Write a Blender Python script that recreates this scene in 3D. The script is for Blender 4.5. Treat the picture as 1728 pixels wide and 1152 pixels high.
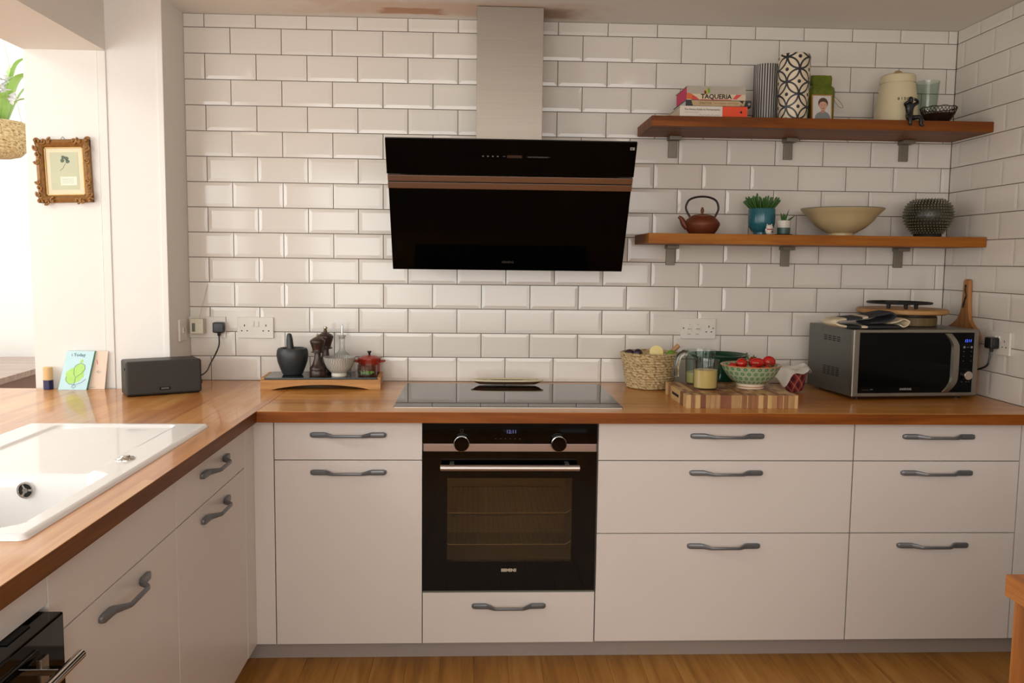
import bpy, bmesh, math, random
from mathutils import Vector, Matrix
RND = random.Random(11)
PI = math.pi
scn = bpy.context.scene
for o in list(bpy.data.objects):
    bpy.data.objects.remove(o)
COL = scn.collection

# ------------------------------------------------------------------ camera
def make_camera():
    yaw, pit, rol, f = .0433, -.0934, .0116, 1438.99
    fw = Vector((math.sin(yaw)*math.cos(pit), math.cos(yaw)*math.cos(pit), math.sin(pit)))
    ri = Vector((math.cos(yaw), -math.sin(yaw), 0)); up = ri.cross(fw)
    r2 = ri*math.cos(rol) + up*math.sin(rol); u2 = up*math.cos(rol) - ri*math.sin(rol)
    cd = bpy.data.cameras.new('camera'); cd.sensor_width = 36; cd.lens = f/1728*36; cd.clip_start = .05
    co = bpy.data.objects.new('camera', cd); COL.objects.link(co)
    m = Matrix((r2, u2, -fw)).transposed().to_4x4(); m.translation = (1.222, -3.5405, 1.4056)
    co.matrix_world = m
    scn.camera = co
make_camera()

# ------------------------------------------------------------------ world, lights, exposure
scn.view_settings.view_transform = 'Standard'; scn.view_settings.look = 'None'
scn.view_settings.gamma = 1; scn.view_settings.use_curve_mapping = False
scn.view_settings.exposure = 0.0
w = bpy.data.worlds.new('daylight'); scn.world = w; w.use_nodes = True
w.node_tree.nodes['Background'].inputs[0].default_value = (.86, .93, 1, 1)
w.node_tree.nodes['Background'].inputs[1].default_value = 1.0
def area(name, loc, target, sx, sy, power, col):
    ld = bpy.data.lights.new(name, 'AREA'); ld.shape = 'RECTANGLE'; ld.size = sx; ld.size_y = sy
    ld.energy = power; ld.color = col
    o = bpy.data.objects.new(name, ld); COL.objects.link(o); o.location = loc
    o.rotation_euler = (Vector(target)-Vector(loc)).to_track_quat('-Z', 'Y').to_euler()
    return o
area('rooflight', (-2.3, -2.6, 3.1), (.3, -1.0, .9), 1.2, 1.0, 36, (.94, 1, 1.06))
area('garden_window_light', (-3.3, -1.4, 1.3), (0, -1.2, 1.2), 3.0, 1.8, 36, (.94, 1, 1.0))
area('far_room_fill_light', (-2.0, .9, 3.2), (-2.0, .9, 0), 1.4, 1.4, 55, (.95, 1, 1.02))  # added fill that whitens the far room; no opening in the roof here
area('adjoining_door_light', (-2.1, -4.7, 1.3), (-1.2, 0, 1.2), 2.2, 2.1, 74, (.94, 1, 1.02))
area('rear_fill_light', (1.7, -4.7, 1.6), (1.6, 0, 1.2), 2.4, 1.6, 43, (1, .955, .93))  # added fill from behind the camera; the front wall has no window
area('side_fill_light', (-.1, -3.9, 1.5), (1.3, -.6, 1.0), 1.5, 1.3, 28, (.96, 1, .99))  # added side fill for the left door fronts; the wall behind is solid

# ------------------------------------------------------------------ material helpers
def lin(h):
    h = h.lstrip('#'); c = [int(h[i:i+2], 16)/255 for i in (0, 2, 4)]
    return tuple(v/12.92 if v <= .04045 else ((v+.055)/1.055)**2.4 for v in c) + (1,)
MATS = {}
def base(name):
    m = bpy.data.materials.new(name); m.use_nodes = True
    nt = m.node_tree; b = nt.nodes['Principled BSDF']
    return m, nt, b
def N(nt, t, **kw):
    n = nt.nodes.new(t)
    for k, v in kw.items(): setattr(n, k, v)
    return n
def setin(n, i, v): n.inputs[i].default_value = v
def math_(nt, op, a, b=None, c=None):
    n = nt.nodes.new('ShaderNodeMath'); n.operation = op
    for i, v in enumerate((a, b, c)):
        if v is None: continue
        if hasattr(v, 'is_linked'): nt.links.new(v, n.inputs[i])
        else: n.inputs[i].default_value = v
    return n.outputs[0]
def mixcol(nt, fac, a, b):
    n = nt.nodes.new('ShaderNodeMix'); n.data_type = 'RGBA'
    for s, v in ((0, fac), (6, a), (7, b)):
        if hasattr(v, 'is_linked'): nt.links.new(v, n.inputs[s])
        else: n.inputs[s].default_value = v
    return n.outputs[2]
def coords(nt, scale=(1, 1, 1), kind='Object'):
    tc = nt.nodes.new('ShaderNodeTexCoord'); mp = nt.nodes.new('ShaderNodeMapping')
    mp.inputs['Scale'].default_value = scale
    nt.links.new(tc.outputs[kind], mp.inputs[0]); return mp.outputs[0]
def sepxyz(nt, v):
    s = nt.nodes.new('ShaderNodeSeparateXYZ'); nt.links.new(v, s.inputs[0]); return s.outputs
def noise(nt, vec, scale, detail=3, rough=.5, dist=0):
    n = nt.nodes.new('ShaderNodeTexNoise'); nt.links.new(vec, n.inputs['Vector'])
    setin(n, 'Scale', scale); setin(n, 'Detail', detail); setin(n, 'Roughness', rough); setin(n, 'Distortion', dist)
    return n.outputs['Fac']
def bump(nt, b, fac, strength, dist=.002):
    n = nt.nodes.new('ShaderNodeBump'); setin(n, 'Strength', strength); setin(n, 'Distance', dist)
    nt.links.new(fac, n.inputs['Height']); nt.links.new(n.outputs[0], b.inputs['Normal'])
def ramp(nt, fac, stops):
    r = nt.nodes.new('ShaderNodeValToRGB'); e = r.color_ramp.elements
    while len(e) > 1: e.remove(e[0])
    e[0].position, e[0].color = stops[0]
    for p, c in stops[1:]:
        x = e.new(p); x.color = c
    nt.links.new(fac, r.inputs[0]); return r.outputs[0]
def plain(name, col, rough=.5, metal=0, col2=None, nscale=20, bmp=0, bscale=80, coat=0, spec=.5, aniso=None):
    """One colour with a little procedural variation and relief."""
    m, nt, b = base(name); c = lin(col)
    setin(b, 'Roughness', rough); setin(b, 'Metallic', metal); setin(b, 'Coat Weight', coat); setin(b, 'Specular IOR Level', spec)
    v = coords(nt)
    c2 = lin(col2) if col2 else tuple(x*.92 for x in c[:3])+(1,)
    nt.links.new(mixcol(nt, noise(nt, v, nscale), c, c2), b.inputs['Base Color'])
    if bmp: bump(nt, b, noise(nt, v, bscale, 2), bmp)
    return m
def brushed(name, col, axis='x', rough=.32, metal=1.0):
    m, nt, b = base(name)
    sc = {'x': (2, 260, 260), 'y': (260, 2, 260), 'z': (260, 260, 2)}[axis]
    v = coords(nt, sc); nz = noise(nt, v, 1, 3)
    nt.links.new(mixcol(nt, nz, lin(col), tuple(x*.8 for x in lin(col)[:3])+(1,)), b.inputs['Base Color'])
    setin(b, 'Metallic', metal); setin(b, 'Roughness', rough); bump(nt, b, nz, .12, .0005)
    return m
def wood(name, cs, axis='x', rough=.4, scale=1.0, coat=0, stave=None, bmp=.12, spec=.5):
    """Long-grained timber: stretched noise rings plus fine pores; stave = board width for glued staves."""
    m, nt, b = base(name)
    st, ac = .9*scale, 14*scale
    sc = {'x': (st, ac, ac), 'y': (ac, st, ac), 'z': (ac, ac, st)}[axis]
    tc = nt.nodes.new('ShaderNodeTexCoord')
    oi = nt.nodes.new('ShaderNodeObjectInfo')
    ad = nt.nodes.new('ShaderNodeVectorMath'); ad.operation = 'ADD'
    nt.links.new(tc.outputs['Object'], ad.inputs[0])
    off = nt.nodes.new('ShaderNodeVectorMath'); off.operation = 'SCALE'
    cmb = nt.nodes.new('ShaderNodeCombineXYZ')
    for i in range(3): nt.links.new(oi.outputs['Random'], cmb.inputs[i])
    nt.links.new(cmb.outputs[0], off.inputs[0]); setin(off, 'Scale', 7.3)
    nt.links.new(off.outputs[0], ad.inputs[1])
    src = ad.outputs[0]
    extra = None
    if stave:
        xyz = sepxyz(nt, tc.outputs['Object'])
        a = xyz[1] if axis == 'x' else xyz[0]; l = xyz[0] if axis == 'x' else xyz[1]
        row = math_(nt, 'FLOOR', math_(nt, 'DIVIDE', a, stave))
        colx = math_(nt, 'FLOOR', math_(nt, 'ADD', math_(nt, 'DIVIDE', l, 1.9), math_(nt, 'MULTIPLY', row, .37)))
        wn = nt.nodes.new('ShaderNodeTexWhiteNoise'); wn.noise_dimensions = '2D'
        c2 = nt.nodes.new('ShaderNodeCombineXYZ'); nt.links.new(row, c2.inputs[0]); nt.links.new(colx, c2.inputs[1])
        nt.links.new(c2.outputs[0], wn.inputs['Vector'])
        extra = wn.outputs['Value']
        ad2 = nt.nodes.new('ShaderNodeVectorMath'); ad2.operation = 'ADD'
        sc2 = nt.nodes.new('ShaderNodeVectorMath'); sc2.operation = 'SCALE'; setin(sc2, 'Scale', 5.0)
        nt.links.new(wn.outputs['Color'], sc2.inputs[0]); nt.links.new(src, ad2.inputs[0]); nt.links.new(sc2.outputs[0], ad2.inputs[1])
        src = ad2.outputs[0]
    mp = nt.nodes.new('ShaderNodeMapping'); mp.inputs['Scale'].default_value = sc
    nt.links.new(src, mp.inputs[0]); v = mp.outputs[0]
    n1 = noise(nt, v, 1.0, 5, .55, 1.2); n2 = noise(nt, v, 6.0, 3, .6, .3)
    f = math_(nt, 'ADD', math_(nt, 'MULTIPLY', n1, .75), math_(nt, 'MULTIPLY', n2, .25))
    if extra is not None:
        f = math_(nt, 'ADD', math_(nt, 'MULTIPLY', f, .85), math_(nt, 'MULTIPLY', extra, .17))
    col = ramp(nt, f, [(.28, lin(cs[0])), (.5, lin(cs[1])), (.72, lin(cs[2]))])
    nt.links.new(col, b.inputs['Base Color'])
    setin(b, 'Roughness', rough); setin(b, 'Coat Weight', coat); setin(b, 'Coat Roughness', .06); setin(b, 'Specular IOR Level', spec)
    bump(nt, b, n2, bmp, .0006)
    return m
def clear(name, tint='#f2f6f3', gloss=.0, ior=1.45, edge=.7):
    """Thin glass: tinted see-through plus Fresnel mirror."""
    m, nt, b = base(name); nt.nodes.remove(b)
    out = nt.nodes['Material Output']
    t = N(nt, 'ShaderNodeBsdfTransparent'); lc = lin(tint)
    lw0 = N(nt, 'ShaderNodeLayerWeight'); setin(lw0, 0, .5)
    nt.links.new(mixcol(nt, math_(nt, 'MULTIPLY', math_(nt, 'POWER', lw0.outputs['Facing'], 3.0), edge), lc, (.42, .46, .45, 1)), t.inputs[0])
    g = N(nt, 'ShaderNodeBsdfGlossy'); setin(g, 'Roughness', gloss)
    lw = N(nt, 'ShaderNodeLayerWeight'); setin(lw, 0, .5)
    f0 = ((ior-1)/(ior+1))**2
    fr = math_(nt, 'ADD', math_(nt, 'MULTIPLY', math_(nt, 'POWER', lw.outputs['Facing'], 5.0), .85), f0)
    mx = N(nt, 'ShaderNodeMixShader')
    nt.links.new(fr, mx.inputs[0]); nt.links.new(t.outputs[0], mx.inputs[1]); nt.links.new(g.outputs[0], mx.inputs[2])
    nt.links.new(mx.outputs[0], out.inputs[0]); return m
def glow(name, col, s):
    m, nt, b = base(name); setin(b, 'Base Color', (0, 0, 0, 1)); setin(b, 'Emission Color', lin(col)); setin(b, 'Emission Strength', s)
    return m

WHITE = plain('white_paint', '#ebe8e2', .75, col2='#e9e6e0')
CEIL = None
GLAZE = plain('white_tile_glaze', '#e4ded5', .12, col2='#ddd6cc', nscale=3, bmp=.05, bscale=14, spec=.6)
GROUT = plain('grey_grout', '#75695c', .9, bmp=.2)
FRONT = plain('white_cabinet_front', '#e3dcd6', .3, col2='#dfd7d0', nscale=4, bmp=.012, bscale=300)
CARC = plain('cabinet_carcass', '#a89d92', .6)
PLINTH = plain('plinth_grey', '#a79c94', .4)
HANDLE = plain('grey_metal_handle', '#7b7e81', .36, metal=.45, col2='#717478')
STEEL = brushed('brushed_steel', '#b5aca0', 'x', .34)
STEELV = brushed('brushed_steel_chimney', '#a59c91', 'x', .42)
CHROME = plain('chrome', '#d2d0cc', .12, metal=1)
BRONZE = brushed('warm_steel_band', '#b5a39b', 'x', .3)
BGLASS = plain('black_glass', '#030303', .04, spec=.28, col2='#030303')
BPLAST = plain('black_plastic', '#141414', .35)
DKBLUE = plain('dark_grey_iron', '#1b1c1e', .5, metal=.2, bmp=.2, bscale=200)
WPLAST = plain('white_plastic', '#e6e0d6', .3)
CREAM = plain('cream_plastic', '#dcd5c0', .4)
DARK = plain('dark_hole', '#0b0a09', .8)
WT_X = wood('worktop_oak_x', ('#a05f1c', '#c48236', '#d69e54'), 'x', .32, 1.2, .3, .095)
WT_Y = wood('worktop_oak_y', ('#a05e24', '#c6823e', '#d8a25e'), 'y', .3, 1.2, .4, .095)
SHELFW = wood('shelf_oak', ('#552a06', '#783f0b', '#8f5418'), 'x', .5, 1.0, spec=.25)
SHELFL = wood('lit_shelf_oak', ('#6e3a0a', '#965816', '#ae732c'), 'x', .5, 1.0, spec=.25)  # same shelf oak, lightened for the stronger light on the lower board
EDGE_X = wood('shaded_edge_oak_x', ('#63320a', '#874810', '#a05e1e'), 'x', .45, 1.4, spec=.25)  # oak darkened so the colour carries the shade on the back run's edge
EDGE_Y = wood('shaded_edge_oak_y', ('#4c2708', '#70400f', '#8c5824'), 'y', .45, 1.4, spec=.25)  # darker again: shade of the left run's edge put into the colour
FLOORW = wood('floor_oak', ('#7a501c', '#a87431', '#c08e4c'), 'y', .42, 1.0, spec=.35)
TABLEW = wood('table_oak', ('#8f5220', '#b87233', '#cf9350'), 'y', .38, 1.3)
TABLEWZ = wood('table_leg_oak', ('#7f4a1e', '#ac6a30', '#c48646'), 'z', .38, 1.3)
TRAYW = wood('tray_wood', ('#8f6230', '#bd8646', '#d4a466'), 'x', .5, 1.6)
DARKW = wood('dark_turned_wood', ('#1d120c', '#33211a', '#4a3226'), 'z', .32, 2.0)
PADW = wood('paddle_wood', ('#8a5628', '#a9713c', '#be8a52'), 'z', .5, 1.4)
BOXW = wood('box_wood', ('#5b4a2e', '#75613c', '#8d774d'), 'z', .6, 1.4)
RNDW = wood('round_board_wood', ('#80572c', '#a97c45', '#c49a62'), 'x', .5, 1.4)
PALEW = wood('pale_wood', ('#c79a60', '#dcb680', '#e8c998'), 'z', .5, 2)
FARW = wood('far_table_wood', ('#6d5142', '#8f7060', '#ab8d7a'), 'x', .35, 1.0, .4)
CHOP = [wood('chop_%s' % n, c, 'z', .5, 2.2) for n, c in (
    ('tan', ('#a88350', '#c4a06a', '#d2b280')), ('mid', ('#8f6a40', '#ab8355', '#bc9668')), ('brown', ('#734a2a', '#90603c', '#a2744e')), ('red', ('#623620', '#804c30', '#925e3e')))]
CERAM = plain('sink_ceramic', '#f2f0ee', .08, col2='#efedea', spec=.6)
THIN = clear('thin_glass', '#fbfcfb')
GREENGLASS = clear('greenish_glass', '#eff6f2')
HGLASS = plain('hood_black_glass', '#040403', .05, spec=.12, col2='#030303')
MWGLASS = plain('microwave_door_glass', '#050505', .12, spec=.12, col2='#040404')
def solid_glass(name, col='#f2f7f4'):
    m, nt, b = base(name); setin(b, 'Base Color', lin(col)); setin(b, 'Transmission Weight', 1); setin(b, 'Roughness', .02); setin(b, 'IOR', 1.45); return m
BLUELED = glow('blue_led', '#4d6bff', 1.9)
PALELED = glow('pale_led', '#7f86c8', .55)

# ------------------------------------------------------------------ mesh helpers
def finish(name, me, mat, parent=None, loc=(0, 0, 0), rot=(0, 0, 0), smooth=35):
    if smooth is not None:
        me.shade_smooth(); me.set_sharp_from_angle(angle=math.radians(smooth))
    if mat: me.materials.append(mat)
    o = bpy.data.objects.new(name, me); COL.objects.link(o)
    o.location = loc; o.rotation_euler = rot
    if parent: o.parent = parent
    if smooth is not None and len(me.polygons) < 500:      # flat faces stay flat beside their bevels
        wn = o.modifiers.new('weighted', 'WEIGHTED_NORMAL'); wn.keep_sharp = True; wn.weight = 80
    return o
def obj(name, bm, mat, parent=None, loc=(0, 0, 0), rot=(0, 0, 0), smooth=35):
    me = bpy.data.meshes.new(name); bmesh.ops.recalc_face_normals(bm, faces=bm.faces[:])
    bm.to_mesh(me); bm.free()
    return finish(name, me, mat, parent, loc, rot, smooth)
def tag(o, label=None, cat=None, group=None, kind=None):
    for k, v in (('label', label), ('category', cat), ('group', group), ('kind', kind)):
        if v: o[k] = v
    return o
def T(name, label, cat, loc=(0, 0, 0), rz=0, group=None, rot=None):
    o = bpy.data.objects.new(name, None); COL.objects.link(o); o.empty_display_size = .05
    o.location = loc; o.rotation_euler = rot or (0, 0, rz)
    return tag(o, label, cat, group)
def NB(): return bmesh.new()
def box(bm, x0, x1, y0, y1, z0, z1, bev=0, seg=2):
    b = bmesh.new(); bmesh.ops.create_cube(b, size=1)
    bmesh.ops.transform(b, matrix=Matrix.Translation(((x0+x1)/2, (y0+y1)/2, (z0+z1)/2)) @ Matrix.Diagonal((x1-x0, y1-y0, z1-z0, 1)), verts=b.verts)
    if bev: bmesh.ops.bevel(b, geom=b.edges[:], offset=bev, segments=seg, profile=.5, affect='EDGES')
    return merge(bm, b)
def merge(bm, b):
    me = bpy.data.meshes.new('tmp'); b.to_mesh(me); b.free(); bm.from_mesh(me); bpy.data.meshes.remove(me); return bm
def BX(*a, **k): return box(NB(), *a, **k)
def lathe(bm, prof, seg=40, c=(0, 0, 0), wob=None, m=None):
    rings = []
    for i, (r, z) in enumerate(prof):
        if r < 1e-6: rings.append([bm.verts.new((c[0], c[1], c[2]+z))]); continue
        ring = []
        for j in range(seg):
            a = 2*PI*j/seg; rr = r + (wob(a, z, r) if wob else 0)
            ring.append(bm.verts.new((c[0]+rr*math.cos(a), c[1]+rr*math.sin(a), c[2]+z)))
        rings.append(ring)
    for a, b in zip(rings, rings[1:]):
        if len(a) == 1 and len(b) == 1: continue
        for j in range(seg):
            k = (j+1) % seg
            if len(a) == 1: bm.faces.new((a[0], b[k], b[j]))
            elif len(b) == 1: bm.faces.new((a[j], a[k], b[0]))
            else: bm.faces.new((a[j], a[k], b[k], b[j]))
    return bm
def LT(prof, seg=40, c=(0, 0, 0), wob=None): return lathe(NB(), prof, seg, c, wob)
def spline(pts, n=8):
    """Catmull-Rom through pts."""
    P = [Vector(p) for p in pts]; P = [P[0]*2-P[1]] + P + [P[-1]*2-P[-2]]; out = []
    for i in range(1, len(P)-2):
        for k in range(n):
            t = k/n; a, b, c, d = P[i-1:i+3]
            out.append(.5*((2*b)+(c-a)*t+(2*a-5*b+4*c-d)*t*t+(3*b-a-3*c+d)*t**3))
    out.append(P[-2]); return out
def tube(bm, pts, r, seg=10, closed=False, flat=1.0):
    P = [Vector(p) for p in pts]; n = len(P); rs = r if isinstance(r, (list, tuple)) else [r]*n
    rings = []; prev = None
    for i, p in enumerate(P):
        t = (P[(i+1) % n]-P[i-1]) if closed else (P[min(i+1, n-1)]-P[max(i-1, 0)])
        t.normalize()
        if prev is None:
            u = t.orthogonal().normalized()
            if abs(t.z) < .9: u = t.cross(Vector((0, 0, 1))).normalized()
        else:
            u = (prev - t*prev.dot(t)).normalized()
        prev = u; v = t.cross(u)
        rings.append([bm.verts.new(p+(u*math.cos(2*PI*k/seg)+v*flat*math.sin(2*PI*k/seg))*rs[i]) for k in range(seg)])
    m = n if closed else n-1
    for i in range(m):
        a, b = rings[i], rings[(i+1) % n]
        for k in range(seg): bm.faces.new((a[k], a[(k+1) % seg], b[(k+1) % seg], b[k]))
    if not closed: bm.faces.new(rings[0][::-1]); bm.faces.new(rings[-1])
    return bm
def TB(*a, **k): return tube(NB(), *a, **k)
def prism(bm, poly, axis, a, b, bev=0):
    """Extrude a 2D polygon along axis from a to b. x: (y,z), y: (x,z), z: (x,y)."""
    mk = {'x': lambda p, t: (t, p[0], p[1]), 'y': lambda p, t: (p[0], t, p[1]), 'z': lambda p, t: (p[0], p[1], t)}[axis]
    q = bmesh.new()
    A = [q.verts.new(mk(p, a)) for p in poly]; B = [q.verts.new(mk(p, b)) for p in poly]; n = len(poly)
    q.faces.new(A); q.faces.new(B[::-1])
    for i in range(n): q.faces.new((A[i], B[i], B[(i+1) % n], A[(i+1) % n]))
    bmesh.ops.recalc_face_normals(q, faces=q.faces[:])
    if bev: bmesh.ops.bevel(q, geom=q.edges[:], offset=bev, segments=2, profile=.5, affect='EDGES')
    return merge(bm, q)
def PR(*a, **k): return prism(NB(), *a, **k)
def ball(bm, c, r, sx=1, sy=1, sz=1, seg=20, rot=None):
    m = Matrix.Translation(c) @ (rot.to_4x4() if rot else Matrix()) @ Matrix.Diagonal((sx, sy, sz, 1))
    bmesh.ops.create_uvsphere(bm, u_segments=seg, v_segments=max(8, seg//2+2), radius=r, matrix=m); return bm
def cells(xs, ys, z0, z1, solid):
    """Slab made of grid cells (only outer faces), so that holes can be left in it."""
    bm = bmesh.new(); V = {}
    def v(i, j, z):
        k = (i, j, z)
        if k not in V: V[k] = bm.verts.new((xs[i], ys[j], z))
        return V[k]
    nx, ny = len(xs)-1, len(ys)-1
    S = lambda i, j: 0 <= i < nx and 0 <= j < ny and solid(i, j)
    for i in range(nx):
        for j in range(ny):
            if not S(i, j): continue
            bm.faces.new((v(i, j, z1), v(i+1, j, z1), v(i+1, j+1, z1), v(i, j+1, z1)))
            bm.faces.new((v(i, j+1, z0), v(i+1, j+1, z0), v(i+1, j, z0), v(i, j, z0)))
            for di, dj, e in ((-1, 0, ((i, j+1), (i, j))), (1, 0, ((i+1, j), (i+1, j+1))), (0, -1, ((i, j), (i+1, j))), (0, 1, ((i+1, j+1), (i, j+1)))):
                if not S(i+di, j+dj):
                    (a, b), (c, d) = e
                    bm.faces.new((v(a, b, z0), v(c, d, z0), v(c, d, z1), v(a, b, z1)))
    return bm
FACE = (PI/2, 0, 0)
def text(name, s, size, mat, parent, loc, rot=FACE, ext=.0004, bold=0, sx=1, shear=0, align='CENTER'):
    cu = bpy.data.curves.new('t', 'FONT'); cu.body = s; cu.size = size; cu.extrude = ext; cu.offset = bold
    cu.align_x = align; cu.align_y = 'CENTER'; cu.resolution_u = 2; cu.shear = shear
    t = bpy.data.objects.new('t', cu); COL.objects.link(t)
    dg = bpy.context.evaluated_depsgraph_get(); me = bpy.data.meshes.new_from_object(t.evaluated_get(dg))
    bpy.data.objects.remove(t); bpy.data.curves.remove(cu)
    if sx != 1: me.transform(Matrix.Diagonal((sx, 1, 1, 1)))
    me.materials.clear()
    return finish(name, me, mat, parent, loc, rot, None)
def subobj(o, lv=2):
    m = o.modifiers.new('sub', 'SUBSURF'); m.levels = lv; m.render_levels = lv; return o
def copy_tree(o, parent=None):
    c = o.copy(); COL.objects.link(c)
    if parent: c.parent = parent
    for ch in list(o.children): copy_tree(ch, c)
    return c

# ------------------------------------------------------------------ key sizes
ZW = .9039; ZC = 2.372; XR = 3.203; XT = .053
XP, YP = -.155, -.235           # face of the left wall, end face of the opening
YF = -.6654; XF = .4737         # cabinet fronts of the back run and of the left run
YW, XW = -.726, .501            # worktop front edges
# ------------------------------------------------------------------ room shell
tag(obj('floor', BX(-.15, 3.35, -4.85, .1, -.06, -.012), FLOORW, smooth=None), kind='structure')
floor = bpy.data.objects['floor']
pl = BX(0, .1175, -1.1915, 0, -.012, 0, bev=.0005, seg=1); pme = bpy.data.meshes.new('plank'); pl.to_mesh(pme); pl.free(); pme.materials.append(FLOORW)
ncol = 24
for i in range(ncol):
    y = -.3 - RND.random()*1.1
    first = True
    x = .40 + i*.118
    while y > -4.6:
        o = bpy.data.objects.new('plank', pme); COL.objects.link(o); o.parent = floor; o.location = (x, y+1.19 if first else y, 0)
        if first: first = False; continue
        y -= 1.1925
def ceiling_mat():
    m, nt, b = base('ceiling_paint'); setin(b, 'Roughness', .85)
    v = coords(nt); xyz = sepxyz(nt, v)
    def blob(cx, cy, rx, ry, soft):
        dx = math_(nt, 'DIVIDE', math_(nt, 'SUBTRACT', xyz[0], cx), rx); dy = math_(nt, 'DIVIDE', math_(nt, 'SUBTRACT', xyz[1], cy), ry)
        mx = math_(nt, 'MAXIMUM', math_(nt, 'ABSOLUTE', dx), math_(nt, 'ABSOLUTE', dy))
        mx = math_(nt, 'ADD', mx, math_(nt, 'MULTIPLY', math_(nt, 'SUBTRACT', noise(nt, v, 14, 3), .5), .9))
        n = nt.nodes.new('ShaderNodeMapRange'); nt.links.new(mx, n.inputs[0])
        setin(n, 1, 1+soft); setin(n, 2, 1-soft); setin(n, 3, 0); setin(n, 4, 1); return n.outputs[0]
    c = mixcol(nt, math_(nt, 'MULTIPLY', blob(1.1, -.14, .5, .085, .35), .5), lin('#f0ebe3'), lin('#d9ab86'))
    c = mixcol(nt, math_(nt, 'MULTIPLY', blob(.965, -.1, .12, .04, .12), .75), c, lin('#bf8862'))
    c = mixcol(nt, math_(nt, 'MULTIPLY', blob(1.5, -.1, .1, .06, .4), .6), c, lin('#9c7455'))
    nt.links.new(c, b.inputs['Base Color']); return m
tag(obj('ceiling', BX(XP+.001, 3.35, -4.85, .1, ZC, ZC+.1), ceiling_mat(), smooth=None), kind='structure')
wb = tag(obj('wall_back', BX(XT-.2, 3.35, .0055, .1, 0, ZC), GROUT, smooth=None), kind='structure')
wr = tag(obj('wall_right', BX(XR+.0055, 3.35, -4.85, .0054, 0, ZC), GROUT, smooth=None), kind='structure')
bm = NB()
box(bm, XP, XT, YP, .1, 0, ZC)                                  # pier
box(bm, -.455, XP, YP, .1, 0, ZC)                               # wall end the picture hangs on
box(bm, -.455, XP, -2.8, YP, 2.1655, ZC)                        # lintel over the opening
box(bm, -.455, XP, -4.85, -2.8, 0, ZC)                          # wall on towards the camera
tag(obj('wall_left', bm, WHITE, smooth=None), kind='structure')
tag(obj('trim_1', BX(-.186, XP+.001, YP-.005, YP-.0003, ZW+.0005, 2.165, bev=.004), WHITE), kind='structure')
tag(obj('trim_2', BX(XT-.022, XT+.0012, YP-.004, YP+.02, ZW+.0005, ZC-.0005, bev=.0035), WHITE), kind='structure')
tag(obj('wall_upper_left', BX(-.456, -.36, -4.85, .1, ZC+.001, 3.3), WHITE, smooth=None), kind='structure')
tag(obj('wall_front', BX(-.455, 3.35, -4.95, -4.85, 0, ZC), WHITE, smooth=None), kind='structure')
# the bright room beyond the opening
tag(obj('floor_adjoining', BX(-3.5, -.46, -4.85, 2.3, -.06, 0), FLOORW, smooth=None), kind='structure')
tag(obj('ceiling_adjoining', BX(-3.5, -.46, -4.85, 2.3, 3.3, 3.4), WHITE, smooth=None), kind='structure')
tag(obj('wall_adjoining_back', BX(-3.5, -.3, 2.3, 2.4, 0, 3.3), WHITE, smooth=None), kind='structure')
tag(obj('wall_adjoining_left', BX(-3.6, -3.5, -4.85, 2.4, 0, 3.3), WHITE, smooth=None), kind='structure')
tag(obj('wall_adjoining_right', BX(-.459, -.16, .1, 2.3, 0, 3.3), WHITE, smooth=None), kind='structure')
tag(obj('wall_adjoining_front', BX(-3.5, -.46, -4.95, -4.85, 0, 3.3), WHITE, smooth=None), kind='structure')

# ------------------------------------------------------------------ metro tiles, one object each
TC = {}
def tile_mesh(w, h, bl, br, bb, bt):
    """Bevelled metro tile in its own plane (x right, z up, face at y=0, sides back to y=.0055); cut sides have no bevel."""
    k = (round(w, 3), round(h, 3), bl, br, bb, bt)
    if k in TC: return TC[k]
    B = .0135
    l, r, b_, t = (B if bl else .0008), (B if br else .0008), (B if bb else .0008), (B if bt else .0008)
    D = lambda f: .0015 if f else .0004
    v = [(0, .0055, 0), (w, .0055, 0), (w, .0055, h), (0, .0055, h)]
    dl, dr, db, dt = D(bl), D(br), D(bb), D(bt)
    v += [(0, max(dl, db), 0), (w, max(dr, db), 0), (w, max(dr, dt), h), (0, max(dl, dt), h)]
    v += [(l, 0, b_), (w-r, 0, b_), (w-r, 0, h-t), (l, 0, h-t)]
    f = [(8, 9, 10, 11)]
    for i in range(4):
        j = (i+1) % 4
        f += [(i, j, 4+j, 4+i), (4+i, 4+j, 8+j, 8+i)]
    me = bpy.data.meshes.new('tile'); me.from_pydata(v, [], f); me.materials.append(GLAZE); me.update()
    TC[k] = me; return me
G, RP, PT = .0031, .1011, .202
def rows():
    for r in range(15):
        z0 = ZW + (14-r)*RP + G/2
        yield r, z0, (z0+RP-G if r else ZC-.0015)
def lay(parent, s0, s1, joint0, put):
    for r, z0, z1 in rows():
        j = joint0 + (0 if r % 2 else PT/2)
        while j > s0+.001: j -= PT
        while j < s1-.004:
            a, b = max(j+G/2, s0+.001), min(j+PT-G/2, s1-.001)
            if b-a > .006:
                o = bpy.data.objects.new('tile', tile_mesh(b-a, z1-z0, j+G/2 >= s0, j+PT-G/2 <= s1, True, r > 0)); COL.objects.link(o)
                o.parent = parent; put(o, a, z0)
                o.rotation_euler.x += RND.uniform(-.0016, .0016); o.rotation_euler.z += RND.uniform(-.0012, .0012)
            j += PT
def put_back(o, a, z): o.location = (a, 0, z)
def put_right(o, a, z): o.location = (XR, -a, z); o.rotation_euler.z = -PI/2
lay(wb, XT, XR, .236, put_back)
lay(wr, .0015, 1.75, .0555, put_right)

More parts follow.
